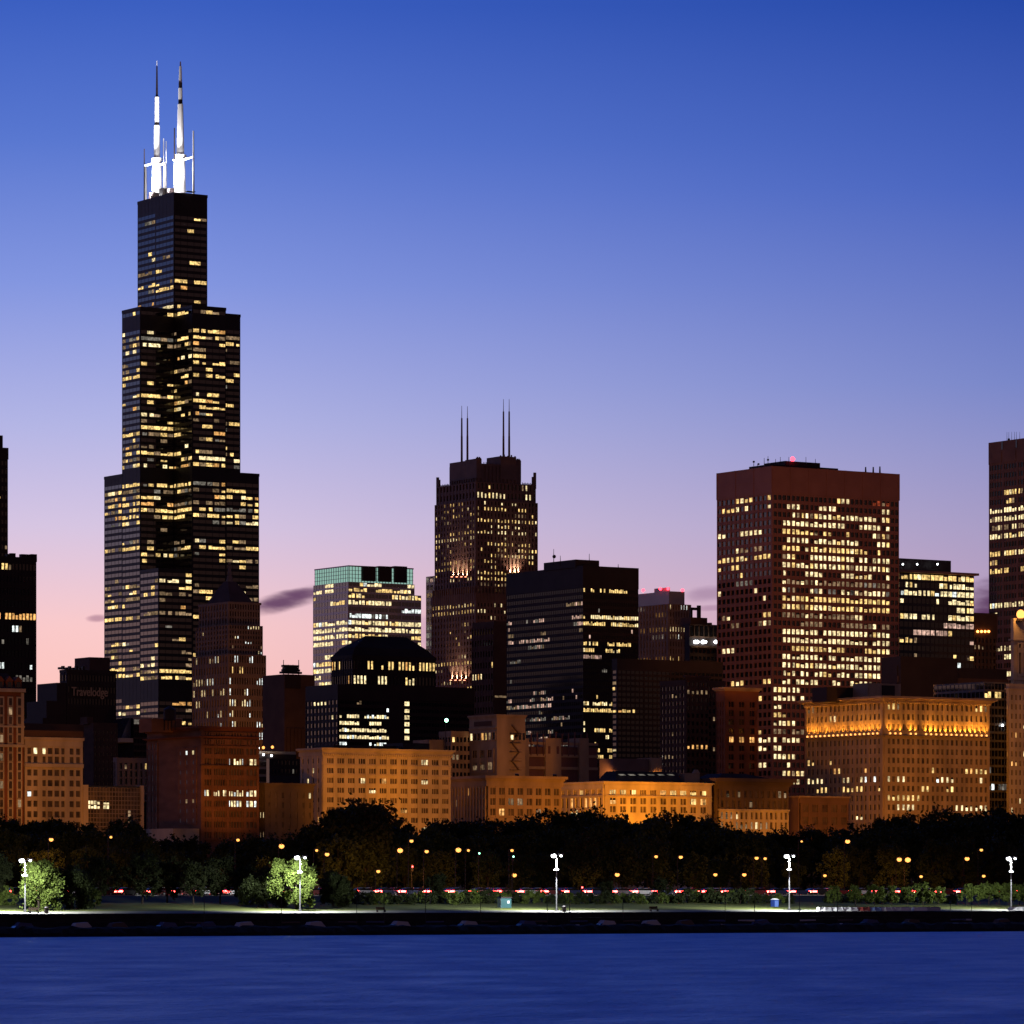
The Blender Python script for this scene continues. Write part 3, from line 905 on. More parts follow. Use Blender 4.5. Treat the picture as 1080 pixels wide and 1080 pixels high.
# --- grey ribbed tower with red beacons
b = Bld('ribbed_tower', 'grey ribbed stone tower with red beacons along its flat top', 705, 2050, 'tower')
t = b.tier(660, 705, 728, 637)
b.faces(t, 8, 14, 21, zb=b.z(800), wf=.42, hf=.62, out=.8, lit=lights_on([(636, 646, .6, .3, COOLS), (646, 660, .05, .1), (660, 668, .85, .35, [('pale', 3), ('warm', 2)]), (668, 674, .35, .3, COOLS), (674, 688, .02, .02), (688, 695, .5, .75, [('amber', 1), ('warm', 1)])], vary=False))
t2 = b.tier(668, 705.5, 722, 623.5, z0=t['z1'] - .5, iy=1.5, mi=2)
t3 = b.tier(690, 704.5, 706.5, 619.5, z0=t2['z1'] - .5, iy=4, mi=2)
b.done(GREYSTONE, GLASS, ALU)
for px, y, iy in ((678.5, 622.5, 2), (696.5, 621, 4), (704.5, 621, 4), (719.5, 621.8, 2)):
    x = b.r(px, iy) if px > 705 else 0
    def bc(mb):
        if px > 705:
            mb.ball((b.r(px, iy), iy - .3, b.z(y, 0, iy)), .75, 1, 8)
        else:
            yy = b.l(px, t2['x0'] - .4)
            mb.ball((t2['x0'] - .4, yy, b.z(y, 0, yy)), .75, 1, 8)
    b.part('beacon', BEACON, bc)

# --- low block with rooftop frame and floodlit terrace
b = Bld('terrace_block', 'dark stepped block with a gallows shaped roof frame and bright terrace lights', 727, 1980)
t = b.tier(722, 727, 762, 658, mi=1)
b.facade('R', 0, 0, t['x1'], b.z(672), t['z1'], 7, 1, wf=.85, hf=.8, sill=.1, out=.4)
b.facade('R', 0, 0, t['x1'], b.z(720), b.z(683), 8, 5, wf=.7, hf=.5, out=.4)
b.fbox('R', 0, 0, t['x1'], b.z(683), b.z(681), 0, 1.4)
x0, x1 = b.r(728.5, 6), b.r(746, 6)
b.mb.box(x0, x1, 6, 14, t['z1'] - .5, b.z(651, x0, 6), 0)
b.mb.box(b.r(748.5, 5), b.r(751, 5), 5, 7, t['z1'] - .5, b.z(655.5, 0, 5), 0)
b.done(DARKBROWN, BLACKSTONE)
def frame(mb):
    zt = b.z(641.5, 0, 8)
    mb.box(b.r(728, 8), b.r(738.6, 8), 7.6, 8.4, zt - .6, zt + .6)
    mb.box(b.r(735.5, 8), b.r(738.6, 8), 7.5, 8.5, b.z(652, 0, 8), zt + 1.6)
    mb.box(b.r(728, 8), b.r(730, 8), 7.6, 8.4, b.z(652, 0, 8), zt)
b.part('roof_frame', BLACKMETAL, frame)
for px, r in ((733.5, 1.15), (735.5, 1.1), (741.5, 1.2), (744, .9), (755, 1.15)):
    x = b.r(px, -1)
    b.part('terrace_lamp', LEDWHITE, lambda mb: mb.ball((x, -1.0, b.z(677, x, -1)), r * .8, .9, 8))
    light('POINT', (x, -2.4, b.z(677, x, -1)), 160, (1, .8, .5), b.root, None, .5)

# --- black block below the terraces
b = Bld('black_block', 'plain black block with scattered amber offices beside the red tower', 651, 1720)
t = b.tier(646, 651, 762, 694.5)
b.faces(t, 24, 1, 22, zb=b.z(835), zt=b.z(706), wf=.84, hf=.55, out=.2, groups=6, gw=.5, lit=lights_on([(690, 720, .01, 0), (720, 730, .16, .5, HOTEL), (730, 745, .03, 0), (745, 757, .2, .2, [('warm', 1), ('amber', 1)]), (757, 785, .15, .3, [('warm', 2), ('dim', 1)]), (785, 830, .05, .1)], corr=.75))
b.done(BLACKSTONE)

# --- the red tower
b = Bld('red_office_tower', 'rust red steel tower with hundreds of lit windows and a red roof beacon', 814.5, 1900, 'office tower')
t = b.tier(757, 814.5, 947.5, 491.5)
OF = [('pale', 6), ('warm', 3), ('dim', 1)]
RB = [(490, 521, 0, 0), (521, 529, .12, .8, OF), (529, 537, .3, .35), (537, 546, 0.93, .02, OF), (546, 555, 0.58, .02, OF), (555, 565, 0.73, .55, [('pale', 3), ('dim', 3), ('warm', 1)]), (565, 573, 0.84, .1, OF), (573, 582, 0.82, .4, OF), (582, 591, 0.88, .5, OF), (591, 601, 0.91, .3, OF), (601, 609, 0.73, .02, OF),
      (609, 626, 0.84, .6, [('pale', 2), ('dim', 3), ('grey', 2)]), (626, 645, 0.93, .02, OF), (645, 654, 0.93, .22, OF), (654, 664, 0.73, .28, [('pale', 2), ('dim', 3)]), (664, 682, 0.93, .02, OF), (682, 690, 0.80, .22, OF), (690, 718, 0.84, .04, OF), (718, 727, 0.70, .3, OF), (727, 790, 0.70, .08, OF), (790, 808, .45, .25, OF), (808, 860, .25, .06)]
lf = lights_on(RB, OF, .45, vary=False)
def red_lit(face, yp, nb):
    row = lf(face, yp, nb)
    if face == 'R':
        row = [None if (i in (0, 1, nb - 1, nb - 2) and yp > 530 and yp < 720) or (yp > 735 and yp < 790 and i > 6) else m for i, m in enumerate(row)]
        if 521 < yp < 529:
            row = [None] * 14 + ['warm', 'pale', 'pale'] + [None] + [None] * 4 + ['red', 'red', 'dim', 'red', None, None]
            row = (row + [None] * nb)[:nb]
    return row
b.faces(t, 28, 12, 39, zb=b.z(864), zt=b.z(520), wf=.78, hf=.58, sill=.22, out=.5, groups=4, gw=.35, lit=red_lit)
for face, p, a0, a1, n in (('R', 0, t['x0'], t['x1'], 7), ('L', t['x0'], 0, t['y1'], 3)):
    for i in range(n + 1):
        c = a0 + (a1 - a0) * i / n
        b.fbox(face, p, max(a0 - .3, c - .5), min(a1, c + .5), b.z(520) - .2, t['z1'] + .02, .2, .62)
    for yy in (492.5, 506, 519):
        b.fbox(face, p, a0, a1, b.z(yy) - .25, b.z(yy) + .25, .2, .55)
t2 = b.tier(790, 812, 884, 489.5, z0=t['z1'] - .3, iy=12, mi=2)
t3 = b.tier(806, 828, 865, 486.0, z0=t['z1'] - .3, iy=16, mi=2)
b.done(REDSTEEL, GLASS, BLACKSTONE)
b.part('beacon', BEACON, lambda mb: mb.ball((b.r(836, 15), 15, b.z(484.2, b.r(836, 15), 15)), 1.0, 1, 10))
def roofbits(mb):
    for px, y, iy in ((795, 486.5, 3), (799, 489, 3), (806, 483, 6), (810, 481, 6), (818, 484, 8), (823, 482, 8), (832, 482, 9), (850, 482, 9), (860, 484, 9), (913, 492.5, 3), (921, 492.5, 3), (928, 492, 3)):
        x = b.r(px, iy)
        mb.tube((x, iy, t['z1'] - .2), (x, iy, b.z(y, x, iy)), .45 if px > 900 else .16, .3 if px > 900 else .1, 6)
    for px, y in ((795, 487), (800, 489.5), (810, 485)):
        x = b.r(px, 3)
        mb.ball((x, 3, b.z(y, x, 3)), .6, .8, 6)
b.part('roof_aerial', BLACKMETAL, roofbits)

# --- glass office with a flying roof slab
b = Bld('flying_roof_office', 'glass office with a thin overhanging roof slab beside the red tower', 925, 2050)
t = b.tier(915, 925, 1027, 602.5)
FR = [('pale', 5), ('warm', 3), ('cool', .5)]
b.faces(t, 22, 2, 19, zb=b.z(762), zt=t['z1'], wf=.88, hf=.64, sill=.2, out=.18, groups=4, gw=.3, lit=lights_on([(600, 652, .82, .3, FR), (652, 662, .3, .2, [('dim', 3), ('pink', 1)]), (662, 676, .22, .2, [('warm', 1), ('dim', 2), ('pink', 1)]), (676, 684, .25, .1, [('dim', 1), ('grey', 1)]), (684, 692, .5, .2, [('dim', 2), ('warm', 1)]), (692, 702, .6, .1, FR), (702, 760, .05, .05)], FR, .6, vary=False))
t2 = b.tier(916, 926, 1003, 587.5, z0=t['z1'] - .3, iy=5, mi=0)
b.done(mat('dark_mullion', (.05, .045, .045), .5, .3), BLUEGLASS)
b.part('flying_roof', mat('copper_soffit', (.26, .15, .12), .5, .2), lambda mb: mb.box(t['x0'] - 3, b.r(1032, -2), -2.5, t['y1'], t['z1'] + .05, t['z1'] + 1.1))
for px in (953, 968, 989.5):
    x = b.r(px, 1)
    b.part('roof_lamp', LEDWHITE, lambda mb: mb.ball((x, 1.5, b.z(595, x, 1)), .42, 1, 8))

# --- narrow tower with four amber lamps
b = Bld('narrow_stone_tower', 'narrow dark stone tower with a row of four amber lamps', 1022, 2150, 'tower')
t = b.tier(1012, 1022, 1050, 646)
b.faces(t, 7, 2, 15, zb=b.z(780), zt=b.z(672), wf=.5, hf=.6, out=.6, lit=lights_on([(670, 720, .2, .1)]))
b.facade('R', 0, 0, t['x1'], b.z(661), t['z1'], 4, 1, wf=.75, hf=.8, sill=.05, out=.4)
b.fbox('R', 0, 0, t['x1'], b.z(672), b.z(661), 0, .45)
b.done(DARKBROWN)
for px in (1031.2, 1035.2, 1039, 1042.8):
    x = b.r(px, -1)
    b.part('wall_lamp', emit('amber_lamp', (1, .30, .06), 9), lambda mb: mb.ball((x, -1, b.z(666, x, -1)), .62, 1, 8))

# --- tower at the other end of the row
b = Bld('brown_panel_tower', 'brown panelled tower cut by the picture edge above the lantern tower', 1104, 2150, 'tower')
t = b.tier(1043.5, 1104, 1150, 459)
zt = b.z(487.5, t['x0'], 0)
BT = [(488, 520, .10, .10, WARM), (520, 545, .3, .62, OFFICE), (545, 612, .6, .8, OFFICE), (612, 632, 0, 0), (632, 646, .3, .35, OFFICE), (646, 668, .1, .25, COOLS), (668, 690, .1, .3), (690, 712, .4, .5, OFFICE), (712, 900, .1, .1)]
b.dark = BRONZEGLASS
b.faces(t, 12, 20, 50, zb=0, zt=b.z(487, 0, 0) + 2, wf=.86, hf=.56, out=.35, groups=5, gw=1.2, lit=lights_on(BT, OFFICE, .6))
for i in range(4):
    a = t['y1'] * i / 4 + 1.2
    b.fbox('L', t['x0'], a, a + t['y1'] / 4 - 2.2, b.z(484) + 1, b.z(470), .2, .55)
    b.fbox('L', t['x0'], a - 1.2 + .1, a - .1, b.z(468), b.z(460), .3, .5, 1)
b.done(mat('brown_panel', (.22, .125, .09), .7), GLASS)
def whips(mb):
    for px in (1062, 1064, 1067, 1070, 1072, 1075.5):
        y = b.l(px, 3)
        mb.tube((3, y, t['z1']), (3, y, b.z(455.5, 3, y)), .12, .06, 5)
    y = b.l(1064, 2)
    mb.ball((2, y, b.z(463.5, 2, y)), .7, 1, 6)
b.part('roof_aerial', BLACKMETAL, whips)

# ================================================================== middle rows
b = Bld('office_block', 'low black office block with a brown gridded end wall and a lit stair column', 357, 1780)
t = b.tier(323, 357, 500, 721.5)
LO = [('cool', 2), ('pale', 4)]
xb = b.r(410)
b.facade('R', 0, t['x0'] + .3, xb, b.z(810), b.z(737), 20, 10, wf=.86, hf=.5, out=.2, lit=lights_on([(737, 745, .12, 0, [('dim', 1)]), (745, 752, .12, 0, LO), (752, 760, .6, 0, LO), (760, 767, .4, 0, LO), (767, 775, .75, 0, LO), (775, 783, .9, 0, LO), (783, 815, .4, 0)], LO, .6, vary=False))
b.fbox('R', 0, t['x0'], t['x1'], b.z(737) + .01, t['z1'], 0, .3)
b.fbox('R', 0, xb, b.r(426), -2, b.z(737), 0, .3)
b.facade('R', 0, b.r(426), b.r(432), b.z(810), b.z(737.3), 1, 10, wf=.85, hf=.6, out=.2, lit=lambda f, y, n: ['pale'] if y < 778 else [None])
b.facade('R', 0, b.r(432) + .01, t['x1'], b.z(810), b.z(737.3), 24, 10, wf=.85, hf=.5, out=.2, lit=lights_on([(737, 746, .2, 0, LO), (753, 761, .2, 0, LO)], LO, .8))
b.facade('L', t['x0'], 0, t['y1'], b.z(815), b.z(737), 9, 10, wf=.6, hf=.55, out=.35, lit=lights_on([(735, 746, 0, .2, LO), (752, 760, 0, .18, LO), (760, 768, 0, .1), (768, 776, 0, .35, [('grey', 1), ('dim', 2)])], LO, .4), groups=1)
b.fbox('L', t['x0'], 0, t['y1'], b.z(737) + .01, t['z1'], 0, .35)
b.done(mat('oxide_cladding', (.035, .018, .018), .6))

b = Bld('brick_tower_block', 'plain dark brown brick block with stair tower behind the small grid fronted building', 98.5, 1500)
t = b.tier(84, 98.5, 124, 762, mi=0)
b.mb.box(b.r(92, 3), b.r(98, 3), 3, 8, t['z1'] - .5, b.z(756, 0, 3), 0)
b.facade('R', 0, 0, t['x1'], b.z(830), b.z(768), 6, 8, wf=.28, hf=.35, out=.25)
b.done(BROWNBRICK, BROWNBRICK)

b = Bld('dark_block', 'low dark roofed block rising just behind the three bay terracotta front', 22, 1480)
t = b.tier(18, 24, 88, 764, mi=1)
b.facade('R', 0, 0, t['x1'], b.z(840), b.z(770), 9, 9, wf=.55, hf=.5, out=.3, lit=lights_on([(760, 840, .04, 0)]))
b.fbox('R', 0, 0, t['x1'], b.z(770) + .01, t['z1'] + .4, 0, .3)
b.done(DARKBROWN)

b = Bld('sloped_glass_block', 'dark glass block with one sloping blue glass roof face mirroring the sky', 141, 1640)
t = b.tier(122, 141, 192, 757)
b.facade('R', 0, 0, t['x1'], b.z(840), t['z1'] - .6, 16, 12, wf=.9, hf=.7, out=.12, lit=lights_on([(775, 790, .15, 0, [('grey', 1)]), (755, 775, .04, 0, [('grey', 1)])]))
b.fbox('R', 0, -.3, t['x1'], t['z1'] - .6, t['z1'] + .25, 0, .35, 2)
b.done(BLACKSTONE, BLUEGLASS, CONCRETE)
def slope(mb):
    x = t['x0']
    za, zb_ = b.z(778.5), t['z1'] - .1
    lo = [(x - 5.0, .3, za), (x - 1, .3, za), (x - 1, t['y1'], za), (x - 5.0, t['y1'], za)]
    hi = [(x - 1.6, .3, zb_), (x - 1, .3, zb_), (x - 1, t['y1'] - 3, zb_), (x - 1.6, t['y1'] - 3, zb_)]
    mb.hull(lo, hi)
b.part('sloped_glazing', MIRROR, slope)
b.part('ledge', CONCRETE, lambda mb: mb.box(t['x0'] - 5.2, t['x0'] - .1, .2, t['y1'], b.z(783), b.z(778.6)))

b = Bld('pier_fronted_block', 'small grey block of tall narrow piers above the grid fronted building', 124, 1450)
t = b.tier(121.5, 124, 156, 799)
b.faces(t, 6, 1, 5, zb=b.z(845), zt=t['z1'] - 1.5, wf=.5, hf=.75, sill=.15, out=.6, lit=lambda f, y, n: ([None, 'dim', None, None, None, 'warm'] if 805 < y < 816 else [None] * n)[:n])
b.done(GREYSTONE)

b = Bld('navy_block', 'small navy block with two rows of pin lights behind the pale corner building', 284, 1540)
t = b.tier(281, 284.5, 330, 800)
b.facade('R', 0, 0, t['x1'], b.z(818), t['z1'], 12, 2, wf=.5, hf=.5, out=.3, lit=lights_on([(795, 811, .25, 0, [('grey', 3), ('pale', 1)]), (811, 818, .4, 0, [('grey', 3), ('amber', 1)])], corr=.2, vary=False))
b.fbox('R', 0, 0, t['x1'], b.z(850), b.z(818), 0, .35, 2)
b.done(BLACKSTONE, GLASS, SLATE)

b = Bld('parking_deck', 'open parking deck with bright lamps on its top level', 268, 1600)
t = b.tier(262, 268, 312, 792, mi=0)
for k in range(4):
    b.fbox('R', 0, 0, t['x1'], b.z(800 + k * 8), b.z(795 + k * 8), 0, .5, 1)
b.done(CONCRETE, BLACKSTONE)
for k, (px, y, m) in enumerate(((272, 789, 'w'), (277.5, 788.5, 'a'), (287, 788, 'a'), (277.6, 796, 'w'), (272, 796, 'w'), (286, 797, 'w'))):
    x = b.r(px, -1)
    o = b.part('deck_lamp', LEDWHITE if m == 'w' else SODIUM, lambda mb: mb.ball((x, -1.2, b.z(y, x, -1)), .55 if y < 790 else .4, 1, 8))
    if k < 3:
        light('POINT', (x, -2.2, b.z(y, x, -1) + .3), 120, (1, .65, .35), b.root, None, .4)

b = Bld('brown_apartment_block', 'dim brown apartment tower with a lighter projecting bay, left of a corniced neighbour', 723, 1530)
t = b.tier(697, 723, 764, 717)
b.faces(t, 9, 7, 16, zb=b.z(850), zt=t['z1'] - 1.5, wf=.5, hf=.5, out=.35, lit=lights_on([(715, 728, .35, 0, [('dim', 1)]), (728, 850, .05, .03, [('dim', 1)])]))
t2 = b.tier(723, 723.3, 747, 714.5, z0=-2, iy=-2.2, mi=0)
b.facade('R', -2.2, t2['x0'], t2['x1'], b.z(850), t2['z1'] - 1, 5, 16, wf=.5, hf=.5, out=.35, lit=lights_on([(718, 734, .5, 0, [('dim', 1)]), (775, 790, .3, 0, [('dim', 1), ('amber', .4)])]))
b.band(t2, t2['z1'], t2['z1'] + .8, .6)
b.done(BROWNBRICK)

b = Bld('corniced_brick_block', 'dim brick building with a pale cornice and tall pilasters beside the red tower', 765, 1500)
t = b.tier(757, 765, 798, 728)
b.faces(t, 3, 3, 12, zb=b.z(850), zt=b.z(739), wf=.5, hf=.62, out=.5, mull=1, lit=lambda f, y, n: (['amber'] * n if 776 < y < 783 and f == 'R' and random.random() < .9 else [None] * n))
b.fbox('R', 0, 0, t['x1'], b.z(739) + .01, t['z1'], 0, .5)
b.fbox('L', t['x0'], 0, t['y1'], b.z(739) + .01, t['z1'], 0, .5)
b.done(REDBRICK)
b.cornice(t, t['z1'] - .6, t['z1'] + 1.0, 1.3, TAN)
AD, ADZ = b, t['z1'] + .3

b = Bld('roof_terrace_block', 'long low black roofed block below the flying roof office', 946, 1700)
t = b.tier(940, 946, 1062, 702, mi=0)
b.mb.box(b.r(1003, 4), b.r(1032, 4), 4, 20, t['z1'] - .3, b.z(706, 40, 4), 2)
b.mb.box(b.r(950, -2), b.r(1010, -2), -2, 10, -2, b.z(693, 10, -2), 0)
b.fbox('R', 0, 0, t['x1'], b.z(722, 40), b.z(716, 40), 0, .8, 2)
b.done(BLACKSTONE, GLASS, DARKBROWN)

b = Bld('dark_grid_block', 'dark glass block with a pale window grid squeezed beside the uplit cornice building', 1038, 1500)
t = b.tier(985, 1038, 1070, 719)
b.faces(t, 9, 12, 16, zb=b.z(862), zt=t['z1'] - .5, wf=.86, hf=.72, out=.18, lit=lights_on([(718, 735, .2, .05), (800, 835, .3, .0, [('grey', 2), ('cool', 1)])]))
b.done(mat('pale_mullion', (.16, .15, .14), .6))
b.part('wall_lamp', LEDWHITE, lambda mb: mb.ball((b.r(1057, -.6), -.8, b.z(765, b.r(1057), 0)), .4, 1, 8))

# ================================================================== the avenue front: stone and brick blocks lit by added sodium floods
def avenue(name, label, cx, **kw):
    q = Bld(name, label, cx, front(cx), **kw)
    q.dark = CURTAIN
    return q

# brick hotel with mansard, cut by the picture edge
b = avenue('mansard_hotel', 'red brick hotel with pale window surrounds and steep mansard, cut by the picture edge', -42, cat='hotel')
t = b.tier(-60, -42, 24.6, 727)
zs = b.z(787)
cellw = t['x1'] / 7
b.mb.box(0, t['x1'], -.25, .01, -2, zs, 0)
for k in range(16):
    zz = b.z(880) + k * (b.z(727) - b.z(880)) / 15.6
    for i in range(7):
        xa = t['x1'] * (i + .5) / 7
        wpx = t['x1'] / 14 * .62
        if zz + 2.4 > b.z(728):
            continue
        b.fbox('R', 0, xa - wpx, xa + wpx, zz - .35, zz + 2.55, 0, .38, 2)
        b.cells.append(('R', -.42, xa - wpx * .55, xa + wpx * .55, zz, zz + 2.1, 'dim' if random.random() < .05 else 'dark'))
for yy, h, oo in ((787, .8, .7), (728.5, 1.0, 1.0), (766, .5, .5)):
    b.fbox('R', 0, -.2, t['x1'] + .3, b.z(yy), b.z(yy) + h, 0, oo, 2)
for i in (0, 7):
    xa = t['x1'] * i / 7
    b.fbox('R', 0, max(0, xa - .9), min(t['x1'], xa + .9), zs + .9, b.z(729), 0, .46, 2)
b.done(REDBRICK, REDBRICK, CREAMSTONE)
def mans(mb):
    z0, z1 = b.z(728.5) + 1.02, b.z(708)
    mb.hull([(0, 0, z0), (t['x1'], 0, z0), (t['x1'], 14, z0), (0, 14, z0)], [(3, 3.4, z1), (t['x1'] - 3.6, 3.4, z1), (t['x1'] - 3.6, 11, z1), (3, 11, z1)])
mo = b.part('roof', SLATE, mans)
for i in range(7):
    xa = t['x1'] * (i + .5) / 7
    z0 = b.z(728.5) + 1.03
    b.part('dormer', [REDBRICK, GLASS], lambda mb: (mb.box(xa - 1.0, xa + 1.0, .3, 3, z0, z0 + 2.2), mb.hull([(xa - 1.3, .1, z0 + 2.2), (xa + 1.3, .1, z0 + 2.2), (xa + 1.3, 3.2, z0 + 2.2), (xa - 1.3, 3.2, z0 + 2.2)], [(xa - .1, .1, z0 + 3.5), (xa + .1, .1, z0 + 3.5), (xa + .1, 3.2, z0 + 3.5), (xa - .1, 3.2, z0 + 3.5)]), mb.box(xa - .6, xa + .6, .2, .3, z0 + .4, z0 + 1.9, 1)), mo)

# terracotta front in three bay groups
b = avenue('terracotta_block', 'cream terracotta office building in three bay groups with two plain attic storeys', 25.5)
t = b.tier(23, 25.5, 86.5, 779)
W3 = t['x1']
g0, g1, g2, g3 = b.r(25.5), b.r(41.5), b.r(70), b.r(86.5)
LW3 = lambda f, y, n: [random.choice(('cool', 'pale')) if random.random() < (.28 if y < 800 else .07) else None for _ in range(n)]
for a0, a1, nb in ((g0, g1, 2), (g1 + .01, g2, 4), (g2 + .01, g3, 2)):
    b.facade('R', 0, a0, a1, b.z(886), b.z(809), nb, 7, wf=.74, hf=.58, sill=.2, out=.5, groups=nb, gw=.9, lit=LW3)
    b.facade('R', 0, a0, a1, b.z(805), b.z(787), nb, 2, wf=.7, hf=.72, sill=.12, out=.5, groups=nb, gw=.9, lit=LW3)
b.fbox('R', 0, -.1, W3 + .1, b.z(809) + .01, b.z(805) - .01, 0, .95)
b.fbox('R', 0, 0, W3, b.z(787) + .01, t['z1'], 0, .55)
b.done(CREAMSTONE)
b.part('attic', BROWNBRICK, lambda mb: mb.box(-.2, W3 + .2, -.45, 12, t['z1'] + .01, b.z(770)))
b.part('coping', CREAMSTONE, lambda mb: mb.box(-.4, W3 + .4, -.8, 0, t['z1'] - .3, t['z1'] + .5))

# small modern grid front
b = avenue('grid_fronted_block', 'low modern building with a fine white window grid between two plain end piers', 91)
t = b.tier(88, 91, 150.5, 828.5)
xe = b.r(147.5)
b.facade('R', 0, .3, xe, b.z(890), t['z1'] - .5, 17, 13, wf=.86, hf=.82, sill=.1, out=.25, lit=lambda f, y, n: [('pale' if i in (0, 1, 2, 3, 5, 6) and 845 < y < 853 else ('dim' if i == 13 and 855 < y < 866 else None)) for i in range(n)])
b.done(mat('grid_frame', (.30, .24, .19), .7))
b.part('end_pier', CREAMSTONE, lambda mb: mb.box(xe, t['x1'], -.8, 3, -2, t['z1'] + .2))
b.part('end_pier', CREAMSTONE, lambda mb: mb.box(-1.4, .28, -.8, 3, -2, t['z1'] + .2))

# tall brown block with a blind side wall
b = avenue('brown_office_block', 'brown brick office block with a wide blind side wall and bright white office windows', 211)
t = b.tier(155, 211, 272.5, 769, mi=0)
LC = [('cool', 2), ('pale', 3)]
gs = [b.r(p) for p in (213.5, 223.5, 239.5, 257.5, 271.5)]
nbs = (3, 6, 6, 3)
def bl(f, y, n):
    tbl = ((788, 796, .22), (798, 807, .5), (820, 829, .15), (831, 840, .85), (842, 851, .45), (852, 862, .1))
    p = next((q for a, c, q in tbl if a <= y < c), .03)
    on = random.random() < p * 1.1
    return [random.choice(('cool', 'pale', 'pale')) if on and random.random() < .85 else None for _ in range(n)]
for a0, a1, nb in zip(gs, gs[1:], nbs):
    b.facade('R', 0, a0 + .02, a1 - .02, b.z(886), b.z(786), nb, 9, wf=.82, hf=.56, sill=.2, out=.5, groups=nb, gw=.7, lit=bl)
    b.facade('R', 0, a0 + .02, a1 - .02, b.z(785), b.z(779), nb, 1, wf=.6, hf=.8, sill=.1, out=.5, groups=nb, gw=.7)
    b.facade('R', 0, a0 + .02, a1 - .02, b.z(777), b.z(771.5), nb, 1, wf=.55, hf=.7, sill=.15, out=.5, groups=nb, gw=.7)
b.fbox('R', 0, 0, gs[0] + .1, -2, t['z1'], 0, .52)
b.fbox('R', 0, gs[-1] - .1, t['x1'], -2, t['z1'], 0, .52)
b.fbox('R', 0, -.1, t['x1'] + .1, b.z(807.5), b.z(806.5), 0, .9, 1)
b.facade('L', t['x0'], 2, 14, b.z(870), b.z(788), 3, 8, wf=.3, hf=.4, out=.2, lit=lambda f, y, n: (['pale', 'cool', None] if y < 798 else (['dim', 'dim', None] if 838 < y < 850 else [None] * n)))
b.facade('L', t['x0'], t['y1'] - 7, t['y1'] - .2, b.z(880), b.z(780), 3, 9, wf=.45, hf=.5, out=.25)
b.mb.box(b.r(160, 16), b.r(192, 16), 16, 24, t['z1'] - .5, b.z(758, 0, 16), 0)
b.done(mat('russet_brick', (.20, .10, .06), .9, stretch=(1, 1, 3)), mat('russet_brick_plain', (.12, .065, .045), .9, stretch=(1, 1, 3)))
b.cornice(t, b.z(778), b.z(776.2), 1.0, REDBRICK, 'string_course')
b.cornice(t, t['z1'] - .4, t['z1'] + .9, 1.3, REDBRICK)
def tank(mb):
    x, y = b.r(179, 14), 14
    for dx in (-1.2, 1.2):
        for dy in (-1.2, 1.2):
            mb.tube((x + dx, y + dy, t['z1']), (x + dx, y + dy, t['z1'] + 3), .15, .15, 5)
    mb.tube((x, y, t['z1'] + 3), (x, y, t['z1'] + 6.2), 1.9, 1.9, 12)
    mb.tube((x, y, t['z1'] + 6.2), (x, y, t['z1'] + 7.4), 2.0, .2, 12)
b.part('water_tank', BLACKSTONE, tank)
b.part('low_wing', CREAMSTONE, lambda mb: mb.box(-9, -.1, 0.3, 40, -2, b.z(874)))

# pale corner building
b = avenue('pale_corner_block', 'pale stone apartment block toned dark for shade between the brown block and the amber hotel', 280)
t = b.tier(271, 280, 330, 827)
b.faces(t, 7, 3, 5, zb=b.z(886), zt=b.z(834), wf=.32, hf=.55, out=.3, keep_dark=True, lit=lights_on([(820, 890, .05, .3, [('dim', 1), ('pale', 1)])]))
b.done(mat('shade_toned_limestone', (.13, .10, .075), .85))  # pale limestone darkened in its base colour to stand for shade
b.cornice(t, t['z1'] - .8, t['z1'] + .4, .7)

# amber hotel with twelve bays
b = avenue('amber_hotel', 'broad amber lit hotel of twelve bays behind the tallest park tree', 340, cat='hotel')
t = b.tier(317, 340.5, 475.5, 791)
LH = lambda f, y, n: [random.choice(('pale', 'amber', 'pale')) if random.random() < .13 else None for _ in range(n)]
b.facade('R', 0, .6, t['x1'] - .3, b.z(890), b.z(797), 12, 9, wf=.64, hf=.52, sill=.24, out=.45, mull=2, lit=LH, edge=.3)
b.fbox('R', 0, 0, .62, -2, b.z(797), 0, .46)
b.facade('L', t['x0'], .6, t['y1'] - .3, b.z(890), b.z(797), 4, 9, wf=.30, hf=.48, sill=.26, out=.3, lit=LH)
b.fbox('L', t['x0'], 0, .62, -2, b.z(797), 0, .32)
b.band(t, b.z(797) + .01, t['z1'] - .6, .42)
for yy in (806.5, 817):
    b.fbox('R', 0, 0, t['x1'], b.z(yy) - .12, b.z(yy) + .2, .3, .62)
b.done(CREAMSTONE)
b.cornice(t, t['z1'] - .6, t['z1'] + .7, 1.1, CREAMSTONE)
dn = MB()
for i in range(60):
    x = t['x1'] * (i + .5) / 60
    dn.box(x - .2, x + .2, -.8, -.42, b.z(797.5) + .3, b.z(794.5))
dn.build('dentil_course', CREAMSTONE, b.root)
b.boxes('roof_plant', BLACKSTONE, ((b.r(352, 10), b.r(421, 10), 10, 22, t['z1'], b.z(785.5, 10, 10)), (b.r(425, 8), b.r(453, 8), 8, 20, t['z1'], b.z(782, 10, 8)), (b.r(421, 6), b.r(423.5, 6), 6, 8, t['z1'], b.z(786, 10, 6))))
b.part('roof_flag_pole', BLACKMETAL, lambda mb: (mb.tube((b.r(470, 6), 6, t['z1']), (b.r(470, 6), 6, b.z(761, b.r(470), 6)), .12, .08, 6)))
o = b.part('signal_lamp', emit('green_lamp', (.35, 1, .6), 9), lambda mb: mb.ball((b.r(470.5, 6), 5.8, b.z(759.5, b.r(470), 6)), .6, 1, 8))

